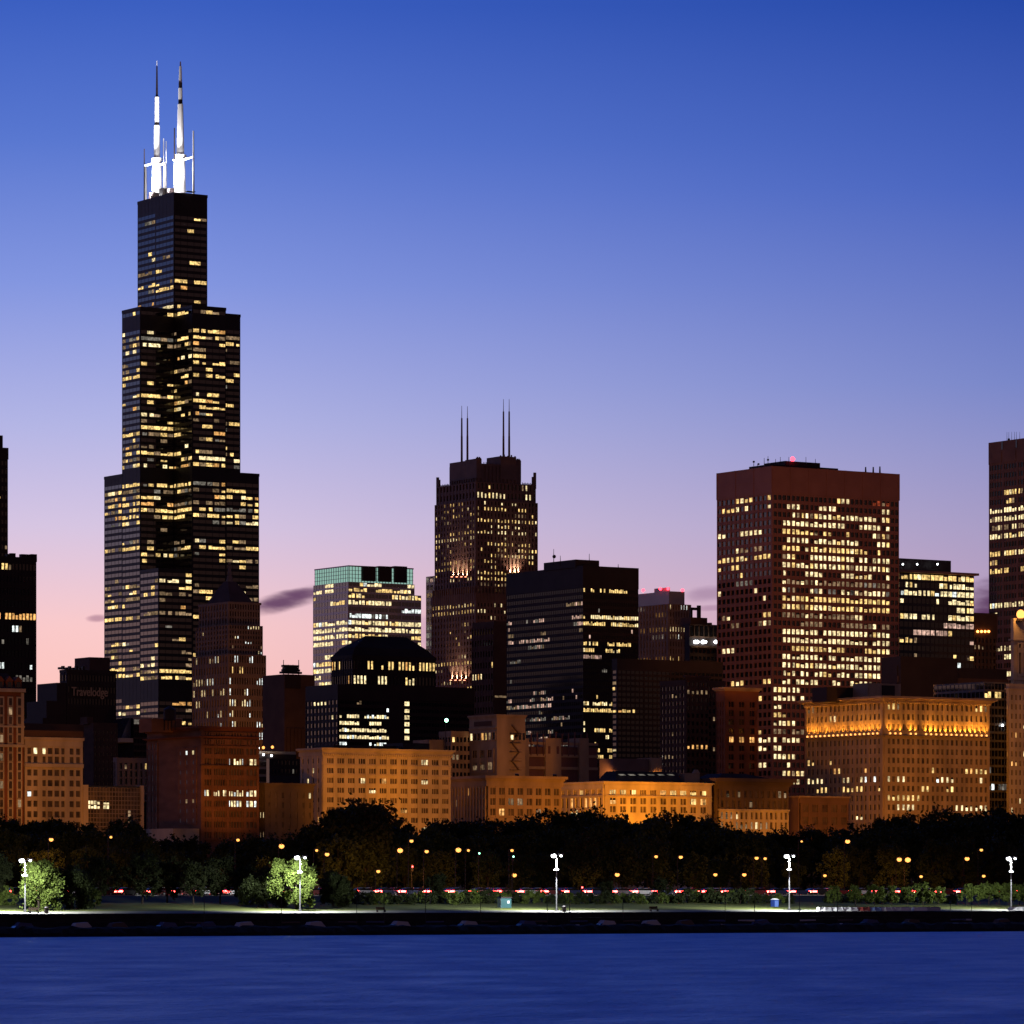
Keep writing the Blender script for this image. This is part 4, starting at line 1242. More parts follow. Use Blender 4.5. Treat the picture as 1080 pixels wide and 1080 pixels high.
# theatre building
b = avenue('theatre_building', 'heavy stone building with arched lower storey and shaded long side right of the amber hotel', 513)
t = b.tier(474, 513.5, 592, 821)
LT = lambda f, y, n: [('amber' if random.random() < .5 else 'dim') if random.random() < (.14 if f == 'R' else .05) else None for _ in range(n)]
b.facade('R', 0, .3, t['x1'] - .3, b.z(862), b.z(829), 8, 3, wf=.62, hf=.64, sill=.2, out=.55, mull=1, lit=LT, edge=.3)
b.facade('L', t['x0'], .3, t['y1'] - .3, b.z(876), b.z(829), 12, 4, wf=.5, hf=.64, sill=.2, out=.5, mull=1, lit=LT)
b.fbox('L', t['x0'], 0, t['y1'], -2, b.z(876), 0, .5)
b.band(t, b.z(829) + .01, t['z1'], .52)
def arches(mb):
    n = 8
    zt, zsp, zb = b.z(862) - .02, b.z(869), b.z(886)
    w = (t['x1']) / n
    for i in range(n):
        c = (i + .5) * w
        r = w * .33
        for sgn in (-1, 1):
            mb.box(*sorted((c + sgn * r, c + sgn * w / 2)), -.6, 0, zb, zsp)
        for k in range(8):
            a, e = math.pi * k / 8, math.pi * (k + 1) / 8
            p = lambda q: (c + r * math.cos(q), zsp + min(r, zt - zsp - .3) * math.sin(q))
            (xa, za), (xc, zc) = p(a), p(e)
            mb.hull([(xc, -.6, zc), (xa, -.6, za), (xa, 0, za), (xc, 0, zc)], [(xc, -.6, zt), (xa, -.6, zt), (xa, 0, zt), (xc, 0, zt)])
        for sgn in (-1, 1):
            mb.box(*sorted((c + sgn * r, c + sgn * w / 2)), -.6, 0, zsp, zt)
b.done(TAN)
b.part('arcade', TAN, arches)
THEATRE = b
b.cornice(t, b.z(824.5), t['z1'] + .9, 1.5, TAN)

# brick tower and roof structures behind the theatre
b = Bld('theatre_tower', 'square tan brick tower with an outside fire escape rising behind the theatre building', 524, 1440, 'tower')
t = b.tier(495, 524, 554, 755, mi=0)
w_ = t['y1']
b.facade('L', t['x0'], .5, w_ - .5, b.z(781), b.z(770.5), 7, 1, wf=.7, hf=.7, sill=.12, out=.3, lit=lambda f, y, n: [None, 'dim', 'warm', 'amber', None, None, 'pale'][:n])
b.facade('L', t['x0'], 1.5, w_ - 1.5, b.z(815), b.z(789), 3, 2, wf=.6, hf=.6, out=.35, mull=2, lit=lambda f, y, n: ['dim' if y > 800 else None] * n)
b.facade('R', 0, 5, 11, b.z(781), b.z(770.5), 4, 1, wf=.7, hf=.7, sill=.12, out=.25, lit=lambda f, y, n: ['pale'] + [None] * (n - 1))
b.fbox('L', t['x0'], .2, w_ - .2, b.z(768), b.z(766.5), 0, .4)
b.fbox('L', t['x0'], 3, w_ - 3, b.z(765), b.z(760), 0, .15, 1)
b.done(TAN, BROWNBRICK)
b.cornice(t, t['z1'] - .5, t['z1'] + .5, .5, TAN)
def escape(mb):
    z = b.z(812)
    top = b.z(762)
    k = 0
    while z + 2.6 < top:
        xa, xb = (5.5, 8.0) if k % 2 else (8.0, 5.5)
        mb.box(4.8, 8.8, -1.2, -.05, z, z + .12)
        mb.hull([(xa - .12, -1.1, z + .15), (xa + .12, -1.1, z + .15), (xa + .12, -.2, z + .15), (xa - .12, -.2, z + .15)], [(xb - .12, -1.1, z + 2.8), (xb + .12, -1.1, z + 2.8), (xb + .12, -.2, z + 2.8), (xb - .12, -.2, z + 2.8)])
        mb.box(4.8, 8.8, -1.25, -1.19, z + .9, z + .97)
        z += 2.9
        k += 1
b.part('fire_escape', mat('rusty_iron', (.17, .11, .075), .8), escape)
def wpt(px, y, Y):
    return (ray(px) * Y, Y, (HZ - y) * Y / F + CH)
THEATRE.roof_flood(545, 14, THEATRE.z(821) + 1.0, wpt(520, 785, 1440), 8000, 70)
THEATRE.roof_flood(585, 14, THEATRE.z(821) + 1.0, wpt(545, 785, 1440), 8000, 70)
b = Bld('tan_wing_block', 'narrow tan brick wing with small lit windows left of the theatre tower', 476, 1450)
t = b.tier(464, 476, 500, 771)
b.faces(t, 6, 4, 8, zb=b.z(850), zt=t['z1'] - 1.5, wf=.66, hf=.55, out=.3, lit=lights_on([(775, 790, .3, .2, [('warm', 2), ('dim', 2)]), (790, 850, .12, .05, [('dim', 1)])]))
b.mb.box(-6, -.4, 4, 14, -2, b.z(780), 0)
b.done(TAN)
b = Bld('stage_house', 'rose panelled stage house with four corner turrets behind the theatre', 553, 1470)
t = b.tier(548, 553.5, 630, 787, mi=1)
for k, (p0, p1, y) in enumerate(((553.5, 558, 779), (575.5, 592, 778.5), (611, 621, 778.5))):
    b.mb.box(b.r(p0, -1), b.r(p1, -1), -1, 6, -2, b.z(y, b.r(p0), -1), 0)
for yy, h in ((785, .9), (798, .9), (811, .9)):
    b.fbox('R', 0, 0, t['x1'], b.z(yy), b.z(yy) + h, 0, .6)
for k in range(11):
    x = b.r(554 + k * 6.6, -1)
    b.mb.box(x - .18, x + .18, -.8, -.5, t['z1'] - 3, b.z(774 - (k % 3), x, -1), 1)
for p0 in (578, 587):
    b.fbox('R', -1, b.r(p0, -1), b.r(p0 + 2.5, -1), b.z(795, 10), b.z(787, 10), 0, .06, 1)
b.done(TAN, mat('rose_panel', (.14, .07, .065), .7))
b = Bld('plant_room_block', 'low mauve plant room block on the roofs between theatre and long stone building', 588, 1480)
t = b.tier(585, 588, 645, 799, mi=0)
b.mb.box(b.r(598), b.r(603), -.15, .01, b.z(812), b.z(803), 1)
b.mb.box(b.r(629), b.r(638), -.15, .01, b.z(812), b.z(804), 1)
b.done(mat('mauve_render', (.085, .065, .075), .8), BLACKSTONE)

# long low stone building, brightest lit
b = avenue('long_stone_building', 'long low stone building, brightest amber front of the row, with glass roof lights', 637, )
t = b.tier(591.5, 637.5, 749.5, 827)
LK = lights_on([(830, 841, .42, .12, [('warm', 3), ('amber', 2), ('dim', 2)]), (841, 851, .3, .4, [('warm', 3), ('amber', 3)]), (851, 890, .06, .05)], HOTEL, .3, vary=False)
b.facade('R', 0, 1.2, t['x1'] - 1.2, b.z(838.5), b.z(831.5), 10, 1, wf=.62, hf=.66, sill=.15, out=.4, mull=2, lit=LK)
b.facade('R', 0, 1.2, t['x1'] - 1.2, b.z(858), b.z(840.2), 10, 2, wf=.6, hf=.72, sill=.16, out=.5, mull=1, lit=LK)
b.fbox('R', 0, 0, 1.22, -2, t['z1'], 0, .6)
b.fbox('R', 0, t['x1'] - 1.22, t['x1'], -2, t['z1'], 0, .6)
b.fbox('R', 0, 0, t['x1'], b.z(840.2) + .01, b.z(838.5) - .01, 0, .85)
b.fbox('R', 0, 0, t['x1'], b.z(831.5) + .01, t['z1'], 0, .5)
b.fbox('R', 0, 0, t['x1'], -2, b.z(858) - .01, 0, .6)
b.facade('L', t['x0'], .5, t['y1'] - .3, b.z(838.5), b.z(831.5), 7, 1, wf=.6, hf=.66, sill=.15, out=.4, mull=2, lit=LK)
b.facade('L', t['x0'], .5, t['y1'] - .3, b.z(878), b.z(840.2), 9, 3, wf=.5, hf=.78, sill=.14, out=.5, lit=LK)
b.fbox('L', t['x0'], 0, t['y1'], b.z(840.2) + .01, b.z(838.5) - .01, 0, .7)
b.fbox('L', t['x0'], 0, t['y1'], b.z(831.5) + .01, t['z1'], 0, .5)
b.fbox('L', t['x0'], 0, .52, -2, t['z1'], 0, .6)
b.done(CREAMSTONE)
b.cornice(t, t['z1'] - .2, t['z1'] + .9, .9, CREAMSTONE)
def rooflights(mb):
    x0, x1 = b.r(648, 6), b.r(722, 6)
    z0, z1 = t['z1'] + .3, b.z(813, 10, 6)
    mb.hull([(x0, 6, z0), (x1, 6, z0), (x1, 18, z0), (x0, 18, z0)], [(x0 + 3, 9, z1), (x1 - 1, 9, z1), (x1 - 1, 15, z1), (x0 + 3, 15, z1)])
b.part('glazed_roof', SLATE, rooflights)
LONG, LONGZ = b, t['z1'] + 1
for k in range(6):
    p = 653 + 10.3 * k
    b.part('roof_light', WIN['grey'], lambda mb: mb.hull([(b.r(p, 7), 6.4, b.z(817.6, b.r(p), 6)), (b.r(p + 6, 7), 6.4, b.z(817.6, b.r(p), 6)), (b.r(p + 6, 7), 7.6, b.z(816.4, b.r(p), 6)), (b.r(p, 7), 7.6, b.z(816.4, b.r(p), 6))],
           [(b.r(p, 7), 6.4, b.z(817.3, b.r(p), 6)), (b.r(p + 6, 7), 6.4, b.z(817.3, b.r(p), 6)), (b.r(p + 6, 7), 7.6, b.z(816, b.r(p), 6)), (b.r(p, 7), 7.6, b.z(816, b.r(p), 6))]))
b.boxes('roof_plant', mat('mauve_plant', (.17, .12, .11), .8), ((b.r(647, 20), b.r(686, 20), 20, 28, t['z1'], b.z(799.5, 10, 20)),))
b.boxes('roof_plant', TAN, ((b.r(686.5, 19), b.r(698, 19), 19, 27, t['z1'], b.z(798, 10, 19)), (b.r(722, 8), b.r(738, 8), 8, 14, t['z1'], b.z(815, 30, 8))))
b.part('roof_vent', TAN, lambda mb: (mb.tube((b.r(734, 9), 9, b.z(815, 30, 8)), (b.r(734, 9), 9, b.z(811, 30, 8)), 1.4, .6, 10)))

LONG.roof_flood(645, 17, LONGZ, wpt(600, 792, 1475), 15000, 66)
LONG.roof_flood(690, 17, LONGZ, wpt(722, 770, 1530), 9000, 70)
LONG.roof_flood(747, 17, LONGZ, wpt(775, 775, 1500), 4000, 70)
AD.roof_flood(795, 10, ADZ, wpt(805, 590, 1900), 420000, 34)
# corniced club building
b = avenue('club_building', 'dark stone club building with a deep overhanging cornice and amber lit ground storeys', 757)
t = b.tier(749.8, 757, 831.5, 826)
b.facade('R', 0, .3, t['x1'] - .3, b.z(853), b.z(832), 12, 2, wf=.6, hf=.66, sill=.18, out=.5, groups=4, gw=.5, lit=lights_on([(820, 845, .35, 0, [('dim', 3), ('amber', .6)]), (845, 853, .2, 0, [('dim', 1)])]))
upper, b.mb = b.mb, MB()
b.facade('R', 0, .3, t['x1'] - .3, b.z(886), b.z(855), 14, 3, wf=.6, hf=.7, sill=.16, out=.6, groups=3, gw=.5, lit=lights_on([(850, 890, .2, 0, [('dim', 2), ('pale', .5)])]))
b.mb.build('lower_storeys', CREAMSTONE, b.root)
b.mb = upper
b.fbox('R', 0, 0, t['x1'], b.z(855) + .01, b.z(853) - .01, 0, .9, 2)
b.fbox('R', 0, 0, t['x1'], b.z(832) + .01, t['z1'], 0, .5)
b.fbox('L', t['x0'], 0, t['y1'], -2, t['z1'], 0, .5)
b.done(mat('dark_limestone', (.12, .085, .06), .85), GLASS, CREAMSTONE)  # darker stone for the upper walls; the lower storeys are cream
b.cornice(t, b.z(829), b.z(820.5), 2.0, mat('dark_limestone', ()))
b.part('roof', SLATE, lambda mb: mb.hull([(3, 4, b.z(820)), (t['x1'] - 4, 4, b.z(820)), (t['x1'] - 4, 16, b.z(820)), (3, 16, b.z(820))], [(6, 6, b.z(815)), (t['x1'] * .55, 6, b.z(815)), (t['x1'] * .55, 14, b.z(815)), (6, 14, b.z(815))]))

# low brown annex
b = avenue('low_annex', 'low brown brick building in shade between the club and the uplit building', 843)
t = b.tier(832, 843, 895, 841, mi=1)
b.facade('R', 0, .3, t['x1'] - .3, b.z(886), b.z(847), 5, 3, wf=.7, hf=.6, out=.4, mull=3, groups=1, gw=.4)
b.fbox('R', 0, 0, t['x1'], b.z(847) + .01, t['z1'], 0, .4)
b.fbox('L', t['x0'], 0, t['y1'], -2, t['z1'], 0, .4)
b.done(mat('annex_brick', (.17, .10, .065), .9))
b.cornice(t, t['z1'] - .4, t['z1'] + .5, .6, TAN)

# big white block with a row of uplights
UPSTONE = mat('glazed_terracotta', (.36, .28, .19), .75, stretch=(1, 1, .35), scale=.22, var=.3)
b = avenue('uplit_building', 'broad terracotta office building with a row of flame shaped uplights below its top storeys', 932)
t = b.tier(850.5, 932, 1043, 738)
LN = [('pale', 3), ('cool', 1), ('warm', 3)]
NB = lights_on([(738, 750, .1, .18, [('dim', 1), ('warm', 1)]), (750, 760, .05, .05), (760, 775, .04, .03), (775, 787, .02, .05), (787, 796, .08, .02, [('amber', 1)]), (796, 805, .04, .35, [('warm', 1), ('pale', 1)]), (805, 814, .14, .3, [('warm', 1), ('amber', 1)]), (814, 824, .5, .45, [('cool', 1), ('pale', 2)]),
                (824, 833, .28, .35, [('warm', 1)]), (833, 843, .08, .04), (843, 853, .25, .05, [('pale', 1)]), (853, 875, .06, .2, [('pale', 1)])], LN, .6, vary=False)
for face, p, a1, nb in (('R', 0, t['x1'], 21), ('L', t['x0'], t['y1'], 17)):
    b.facade(face, p, .8, a1 - .5, b.z(886), b.z(777), nb, 11, wf=.58, hf=.58, sill=.22, out=.4, lit=NB, groups=3, gw=.35)
    b.facade(face, p, .8, a1 - .5, b.z(772), b.z(739.5), nb, 3, wf=.55, hf=.58, sill=.22, out=.4, lit=NB, groups=3, gw=.35)
    b.fbox(face, p, 0, .82, -2, b.z(739.5), 0, .42)
    b.fbox(face, p, a1 - .52, a1, -2, b.z(739.5), 0, .42)
    b.fbox(face, p, 0, a1, b.z(777) + .01, b.z(772) - .01, 0, .5)
    b.fbox(face, p, -.3, a1 + .3, b.z(777) + .4, b.z(775.5), .4, 1.5)
    b.fbox(face, p, 0, a1, b.z(739.5) + .01, t['z1'], 0, .45)
b.done(UPSTONE)
b.cornice(t, b.z(739.5), b.z(734), 2.2, UPSTONE)
dn = MB()
for i in range(48):
    x = t['x1'] * (i + .5) / 48
    dn.box(x - .22, x + .22, -1.5, -.45, b.z(741) - .1, b.z(739.5) - .02)
d2 = MB()
for i in range(52):
    y = t['y1'] * (i + .5) / 52
    d2.box(t['x0'] - 1.5, t['x0'] - .45, y - .22, y + .22, b.z(741) - .1, b.z(739.5) - .02)
dn.build('cornice_bracket', UPSTONE, b.root)
d2.build('cornice_bracket', UPSTONE, b.root)
b.part('roof_house', TAN, lambda mb: (mb.box(b.r(915, 14), b.r(950, 14), 14, 22, t['z1'], b.z(720, 0, 14)), mb.box(b.r(917, 13.6), b.r(922, 13.6), 13.7, 14, t['z1'], b.z(724, 0, 14)), ))
b.boxes('roof_plant', BLACKSTONE, ((b.r(872, 22), b.r(915, 22), 22, 30, t['z1'], b.z(725, 0, 22)), (b.r(931, 13.5), b.r(944, 13.5), 13.6, 14, t['z1'] + 1, b.z(722, 0, 14))))
UPC = (1.0, .37, .04)
b.roof_flood(925, 24, t['z1'] + .3, wpt(890, 640, 1900), 430000, 64)
b.roof_flood(960, 24, t['z1'] + .3, wpt(920, 620, 1900), 220000, 50)
zu = b.z(775.4)
for face, p, a1, n in (('R', 0, t['x1'], 20), ('L', t['x0'], t['y1'], 17)):
    for i in range(n):
        if face == 'R' and i in (3, 6):
            continue
        a = .9 + (a1 - 1.6) * (i + .5) / n
        pos = (a, p - 1.0, zu) if face == 'R' else (p - 1.0, a, zu)
        mb = MB()
        mb.box(pos[0] - .22, pos[0] + .22, pos[1] - .22, pos[1] + .22, zu, zu + .35, 0)
        mb.ball((pos[0], pos[1], zu + .62), .34, 1.2, 8, 1)
        mb.build('uplight', [BLACKMETAL, SODIUM], b.root)
        light('SPOT', (pos[0], pos[1], zu + 1.0), 4200 * random.uniform(.5, 1.6), UPC, b.root, (a, p + .1, zu + 7.5) if face == 'R' else (p + .1, a, zu + 7.5), .12, 90, 1.0)

# old tower with a lantern at the picture edge
b = avenue('lantern_tower', 'old amber lit stone tower crowned by a blazing lantern at the picture edge', 1064, cat='tower')
t = b.tier(1062.5, 1064.5, 1112, 721)
b.faces(t, 11, 1, 15, zb=b.z(880), zt=b.z(731), wf=.4, hf=.55, out=.4, lit=lights_on([(725, 860, .22, .1, [('pale', 1), ('amber', 1)])], corr=.3))
b.band(t, b.z(727), b.z(725.5), .7)
t2 = b.tier(1066, 1069, 1112, 652, z0=t['z1'] - .5, iy=5, mi=0)
b.facade('R', 5, t2['x0'] + 1.5, t2['x1'], b.z(712), b.z(684), 8, 1, wf=.45, hf=.8, sill=.1, out=.4)
b.facade('R', 5, t2['x0'] + 1.5, t2['x1'], b.z(684) + .02, b.z(676), 8, 1, wf=.5, hf=.5, out=.4)
b.band(t2, b.z(674), b.z(672.5), .6)
b.band(t2, b.z(716), b.z(714.5), .6)
b.done(CREAMSTONE)
x = b.r(1076.5, 4)
lb = b.part('lantern', BLACKMETAL, lambda mb: (mb.tube((x, 4.0, b.z(655, x, 4)), (x, 4.0, b.z(652.2, x, 4)), 1.6, 1.2, 10), mb.tube((x, 4, b.z(643, x, 4)), (x, 4, b.z(640, x, 4)), 1.3, .2, 10)))
gl = MB()
gl.ball((x, 4, b.z(648, x, 4)), 1.45, 1.1, 12)
gl.build('lantern_glass', SODIUM, lb)
light('POINT', (x - 2.5, 1.5, b.z(648, x, 4)), 1800, (1, .42, .1), b.root, None, .6)

# ================================================================== trees
LEAF = mat('leaf_green', (.032, .042, .013), .75, 0, .45, 1.2, spec=.15)  # darker leaf copy: shade of the dimmer trees put into the colour
LEAFLIGHT = mat('leaf_lit_green', (.095, .13, .024), .7, 0, .4, 1.2, spec=.15)  # paler copy for lamp-lit trees: part of the light sits in this colour
LEAFDARK = mat('leaf_unlit_green', (.026, .032, .012), .8, 0, .45, 1.0, spec=.1)  # leaves darkened so that trees look unlit, shade held in the colour
BARK = mat('bark', (.045, .034, .026), .95, 0, .3, 2.0)
def leaf_quad(mb, c, r, rnd):
    n = Vector((rnd.gauss(0, 1), rnd.gauss(0, 1), rnd.gauss(.3, 1))).normalized()
    a = n.orthogonal().normalized()
    a.rotate(Matrix.Rotation(rnd.uniform(0, 6.28), 3, n))
    e = n.cross(a)
    a, e = a * r, e * r * rnd.uniform(.5, .8)
    mb.face([c - a, c + e * .9 - a * .1, c + a, c - e])
def crown_mesh(rnd, h, rad, base, nblob, nleaf, size, droop=0.0):
    """Leaves gathered in uneven sprays around a loose ring of limb ends; gaps stay open between the sprays."""
    mb, tips = MB(), []
    for k in range(nblob):
        f = (k + .5) / nblob
        z = base + (h - base) * (f ** .8) * rnd.uniform(.86, 1.0)
        prof = math.sqrt(max(.05, 1 - ((z - base) / (h - base) * 1.9 - .85) ** 2)) if z > base else .5
        a = k * 2.4 + rnd.uniform(-.5, .5)
        q = rad * prof * rnd.uniform(.35, .85)
        tips.append((Vector((q * math.cos(a), q * math.sin(a), min(z, h - rad * .22))), rad * rnd.uniform(.24, .40)))
    for c, r in tips:
        sprays = [c + Vector((rnd.gauss(0, 1), rnd.gauss(0, 1), rnd.gauss(0, .8))).normalized() * r * rnd.uniform(.45, 1.05) for _ in range(9)]
        for i in range(nleaf // nblob):
            s_ = rnd.choice(sprays)
            p = s_ + Vector((rnd.gauss(0, .22), rnd.gauss(0, .22), rnd.gauss(0, .2))) * r * 1.1
            p.z -= droop * abs(rnd.gauss(0, 1)) * r
            leaf_quad(mb, p, size * rnd.uniform(.6, 1.3), rnd)
    return mb, tips
def trunk_mesh(rnd, h, base, tips, r):
    mb = MB()
    top = Vector((rnd.uniform(-.3, .3), rnd.uniform(-.3, .3), base + (h - base) * .45))
    mid = Vector((rnd.uniform(-.15, .15), rnd.uniform(-.15, .15), base * .8))
    mb.tube((0, 0, -.3), mid, r, r * .8, 7)
    mb.tube(mid, top, r * .8, r * .35, 7)
    for c, q in tips[::2]:
        s_ = mid.lerp(top, rnd.uniform(.1, .8))
        mb.tube(s_, s_.lerp(c, .85) + Vector((0, 0, .2)), r * .32, r * .1, 5)
    return mb
def make_tree(name, label, cat, seed, h, rad, base, nblob, nleaf, size, leafm, tr, droop=0.0, group=None):
    rnd = random.Random(seed)
    cm, tips = crown_mesh(rnd, h, rad, base, nblob, nleaf, size, droop)
    root = empty(name, (0, 0, 0), 0, label=label, cat=cat, group=group)
    trunk_mesh(rnd, h, base, tips, tr).build('trunk', BARK, root)
    cm.build('crown', leafm, root)
    return root
BELT = 'trees of the dark park belt'
DARKL = 'dark leafy park tree standing in the unlit belt below the buildings'
protos = [[make_tree('park_tree', DARKL, 'tree', 11 + k, 15, 5.6 + .5 * (k % 3), 3.0 + .4 * (k % 2), 15 + k, 4600, .40, (LEAF, LEAFDARK)[k % 2], .34, group=BELT), False] for k in range(7)]
def put(pr, loc, sc, rz, label=None, group=None, zs=1.0):
    o = copy_tree(pr[0]) if pr[1] else pr[0]
    pr[1] = True
    o.location = loc
    o.scale = (sc, sc, sc * zs)
    o.rotation_euler = (0, 0, rz)
    if label:
        o['label'] = label
    if group:
        o['group'] = group
    elif label and 'group' in o:
        del o['group']
    return o
rt = random.Random(5)
TOPS = [(-40, 872), (8, 871), (40, 868), (85, 868), (140, 868), (160, 876), (200, 885), (255, 888), (275, 880), (300, 878), (322, 886), (340, 862), (360, 851), (385, 852), (402, 862), (425, 872), (447, 879), (458, 867), (485, 867), (510, 872), (545, 868), (575, 866),
        (600, 856), (640, 860), (668, 866), (690, 858), (720, 864), (750, 868), (790, 872), (815, 874), (845, 876), (870, 874), (895, 868), (920, 866), (945, 862), (975, 856), (1010, 855), (1050, 857), (1120, 858)]
def topy(px):
    for (a, ya), (c, yc) in zip(TOPS, TOPS[1:]):
        if a <= px <= c:
            return ya + (yc - ya) * (px - a) / (c - a)
    return 870
for d, step, drop, jit in ((262, 25, 0, 2.5), (205, 29, 9, 5), (140, 36, 27, 7)):
    px = -25.0
    while px < 1105:
        q = px + rt.uniform(-6, 6)
        p = at(q, d + rt.uniform(-14, 14), 6.0)
        y = topy(q) + drop + rt.uniform(-jit * .4, jit)
        h = zat(y, p) - 6.0
        sc = h / 15.0
        put(rt.choice(protos), p, sc * rt.uniform(.92, 1.08), rt.uniform(0, 6.28), zs=1.0 / rt.uniform(.95, 1.05))
        px += step * rt.uniform(.85, 1.2)
# the tall tree in front of the amber hotel
p = at(374, 150, 6.0)
put([make_tree('park_tree', 'tallest and broadest dark tree, in front of the amber hotel', 'tree', 77, 15, 7.6, 3.2, 22, 7000, .40, LEAFDARK, .5), False], p, (zat(851, p) - 6) / 15, 1.0)
# trees on the lake side of the road
LAKE = 'dark trees between road and lawn'
for q, d, y in ((-8, 46, 898), (104, 50, 903), (150, 46, 898), (176, 52, 905), (204, 44, 908), (232, 48, 903), (258, 52, 912), (350, 56, 918), (462, 58, 921), (640, 60, 929), (698, 58, 926)):
    p = at(q, d, 5.0)
    put(protos[1 + 2 * rt.randrange(3)], p, (zat(y, p) - 5) / 15, rt.uniform(0, 6.28), 'dark tree standing on the lake side of the road above the lawn', LAKE)
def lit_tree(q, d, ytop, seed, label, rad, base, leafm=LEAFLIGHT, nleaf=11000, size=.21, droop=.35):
    p = at(q, d, 3.75 + max(0, (d - 14)) * .03)
    t = make_tree('park_tree', label, 'tree', seed, zat(ytop, p) - p.z, rad, base, 12, nleaf, size, leafm, .24, droop)
    t.location = p
    return t
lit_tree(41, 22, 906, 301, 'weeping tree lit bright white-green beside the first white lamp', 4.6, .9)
lit_tree(76, 28, 912, 302, 'dark weeping tree with shadow-toned leaves behind the first brightly lit tree', 4.2, .8, LEAF)
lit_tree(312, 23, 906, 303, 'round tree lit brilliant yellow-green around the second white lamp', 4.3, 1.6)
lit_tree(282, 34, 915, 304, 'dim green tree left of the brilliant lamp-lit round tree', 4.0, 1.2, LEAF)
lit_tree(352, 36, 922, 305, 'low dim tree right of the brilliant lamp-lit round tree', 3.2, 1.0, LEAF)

# shrubs and clipped small trees along the lawn
sh = [[make_tree('shrub', 'dark green shrub of the long hedge row behind the lawn', 'shrub', 400 + k, 2.9, 2.0, .2, 9, 1500, .20, (LEAF, LEAFLIGHT)[k % 2], .08, .1, 'hedge row shrubs'), False] for k in range(4)]
px = 385.0
while px < 1010:
    if not (842 < px < 866):
        d = 47 + rt.uniform(-4, 4)
        p = at(px, d, 4.9)
        tall = 1.45 if 722 < px < 796 else (1.15 if 490 < px < 575 else 1.0)
        put(rt.choice(sh), p, tall * .68 * rt.uniform(.85, 1.15), rt.uniform(0, 6.28))
    px += rt.uniform(7, 12)
for px in (-5, 5, 96, 262, 360, 372):
    p = at(px, 44 + rt.uniform(-3, 3), 4.7)
    put(rt.choice(sh), p, rt.uniform(.9, 1.2), rt.uniform(0, 6.28))
so = [[make_tree('ornamental_tree', 'small round ornamental tree in the row along the right lawn', 'tree', 500 + k, 4.2, 2.0, 1.5, 9, 1700, .2, LEAFLIGHT, .1, .15, 'ornamental trees along the lawn'), False] for k in range(3)]
for i, px in enumerate((880, 902, 922, 941, 957, 973, 990, 1020, 1032, 1043, 1054, 1065, 1076, 1087)):
    p = at(px, 36 + rt.uniform(-2, 2), 4.4)
    put(rt.choice(so), p, rt.uniform(.9, 1.1) * (1.05 if px > 1015 else .95), rt.uniform(0, 6.28))

# ================================================================== lamps
POLEM = mat('galvanised_pole', (.42, .42, .42), .5, .6, .1)
def park_lamp(px, y, d, label, e):
    p = at(px, d, 3.70)
    z = zat(y, p) - p.z
    o = empty('park_lamp', p, A, label=label, cat='lamp', group='white two headed lamps on the promenade')
    mb = MB()
    mb.tube((0, 0, 0), (0, 0, z - .1), .13, .09, 8)
    mb.tube((0, 0, 0), (0, 0, .6), .24, .24, 8)
    mb.build('pole', POLEM, o)
    mb = MB()
    mb.tube((0, 0, z - 2.65), (0, 0, z - 2.4), .52, .52, 12)
    mb.build('collar_ring', WHITEMETAL, o)
    for sx, r in ((-.62, .46), (.95, .24)):
        hd = MB()
        hd.tube((0, 0, z - .1), (sx, 0, z + .02), .06, .06, 6, 0)
        hd.box(sx - .4, sx + .4, -.22, .22, z + .1, z + .26, 0)
        ho = hd.build('lamp_head', POLEM, o)
        ln = MB()
        ln.ball((sx, 0, z - .1), r, .8, 10)
        ln.build('lens', LEDWHITE, ho)
    light('SPOT', (-.6, -.6, z - .7), e * 4.6, (.93, .97, 1.0), o, (0.2, 3.9, 0), .35, 148, .5)
    return o
park_lamp(26.5, 907, 13, 'white lamp on tall pole beside the first bright weeping tree', 9000)
park_lamp(316.5, 904, 13, 'white lamp on tall pole in front of the brilliant round tree', 9000)
park_lamp(587, 902, 13, 'white lamp on tall pole between the kiosk and the litter bin', 9000)
park_lamp(832.5, 902.5, 13, 'white lamp on tall pole just right of the blue toilet cabin', 9000)
park_lamp(1066.5, 905, 13, 'white lamp on tall pole by the last row of small round trees', 5500)
SOD = (1.0, .40, .07)
def street_lamp(px, y, D, r=.42, e=0.0, m=None, label=None, group='sodium lamps among the trees'):
    q = at(px, D, 6.3)
    z = zat(y, q) - 6.3
    o = empty('street_lamp', q, A, label=label or 'amber street lamp glowing between the dark park trees', cat='lamp', group=group)
    mb = MB()
    mb.tube((0, 1.2, 0), (0, 1.2, z + .2), .1, .07, 6)
    mb.tube((0, 1.2, z + .2), (0, 0, z + .35), .05, .05, 6)
    mb.build('pole', BLACKMETAL, o)
    hd = MB()
    hd.box(-.3, .3, -.35, .5, z + .22, z + .42)
    hd.build('lamp_head', BLACKMETAL, o)
    ln = MB()
    ln.ball((0, 0, z), r * (1.15 if e > 3e3 else 1.0), .85, 8)
    ln.build('lens', m or SODIUM, o)
    if e:
        light('SPOT', (0, 2.2, z - .3), e * 1.3, SOD, o, (0, 7.0, z - 8.5), .3, 150, .4)
for a in ((422, 897, 112, .5, 9000), (483.5, 896.5, 112, .5, 5200), (948.5, 906.5, 112, .48, 4500), (957.5, 907, 112, .55, 5200), (894, 887.5, 112, .46, 12000), (542.5, 923, 112, .5, 2600), (651, 922.5, 112, .5, 2600), (297, 892.5, 112, .48, 4200), (345, 901, 112, .4, 6000),
          (54, 885.5, 112, .38, 16000), (450, 898, 112, .42, 2600), (785, 922.5, 112, .45, 2400), (718, 904, 112, .42, 2400), (1020, 905.7, 112, .45, 3200)):
    street_lamp(*a)
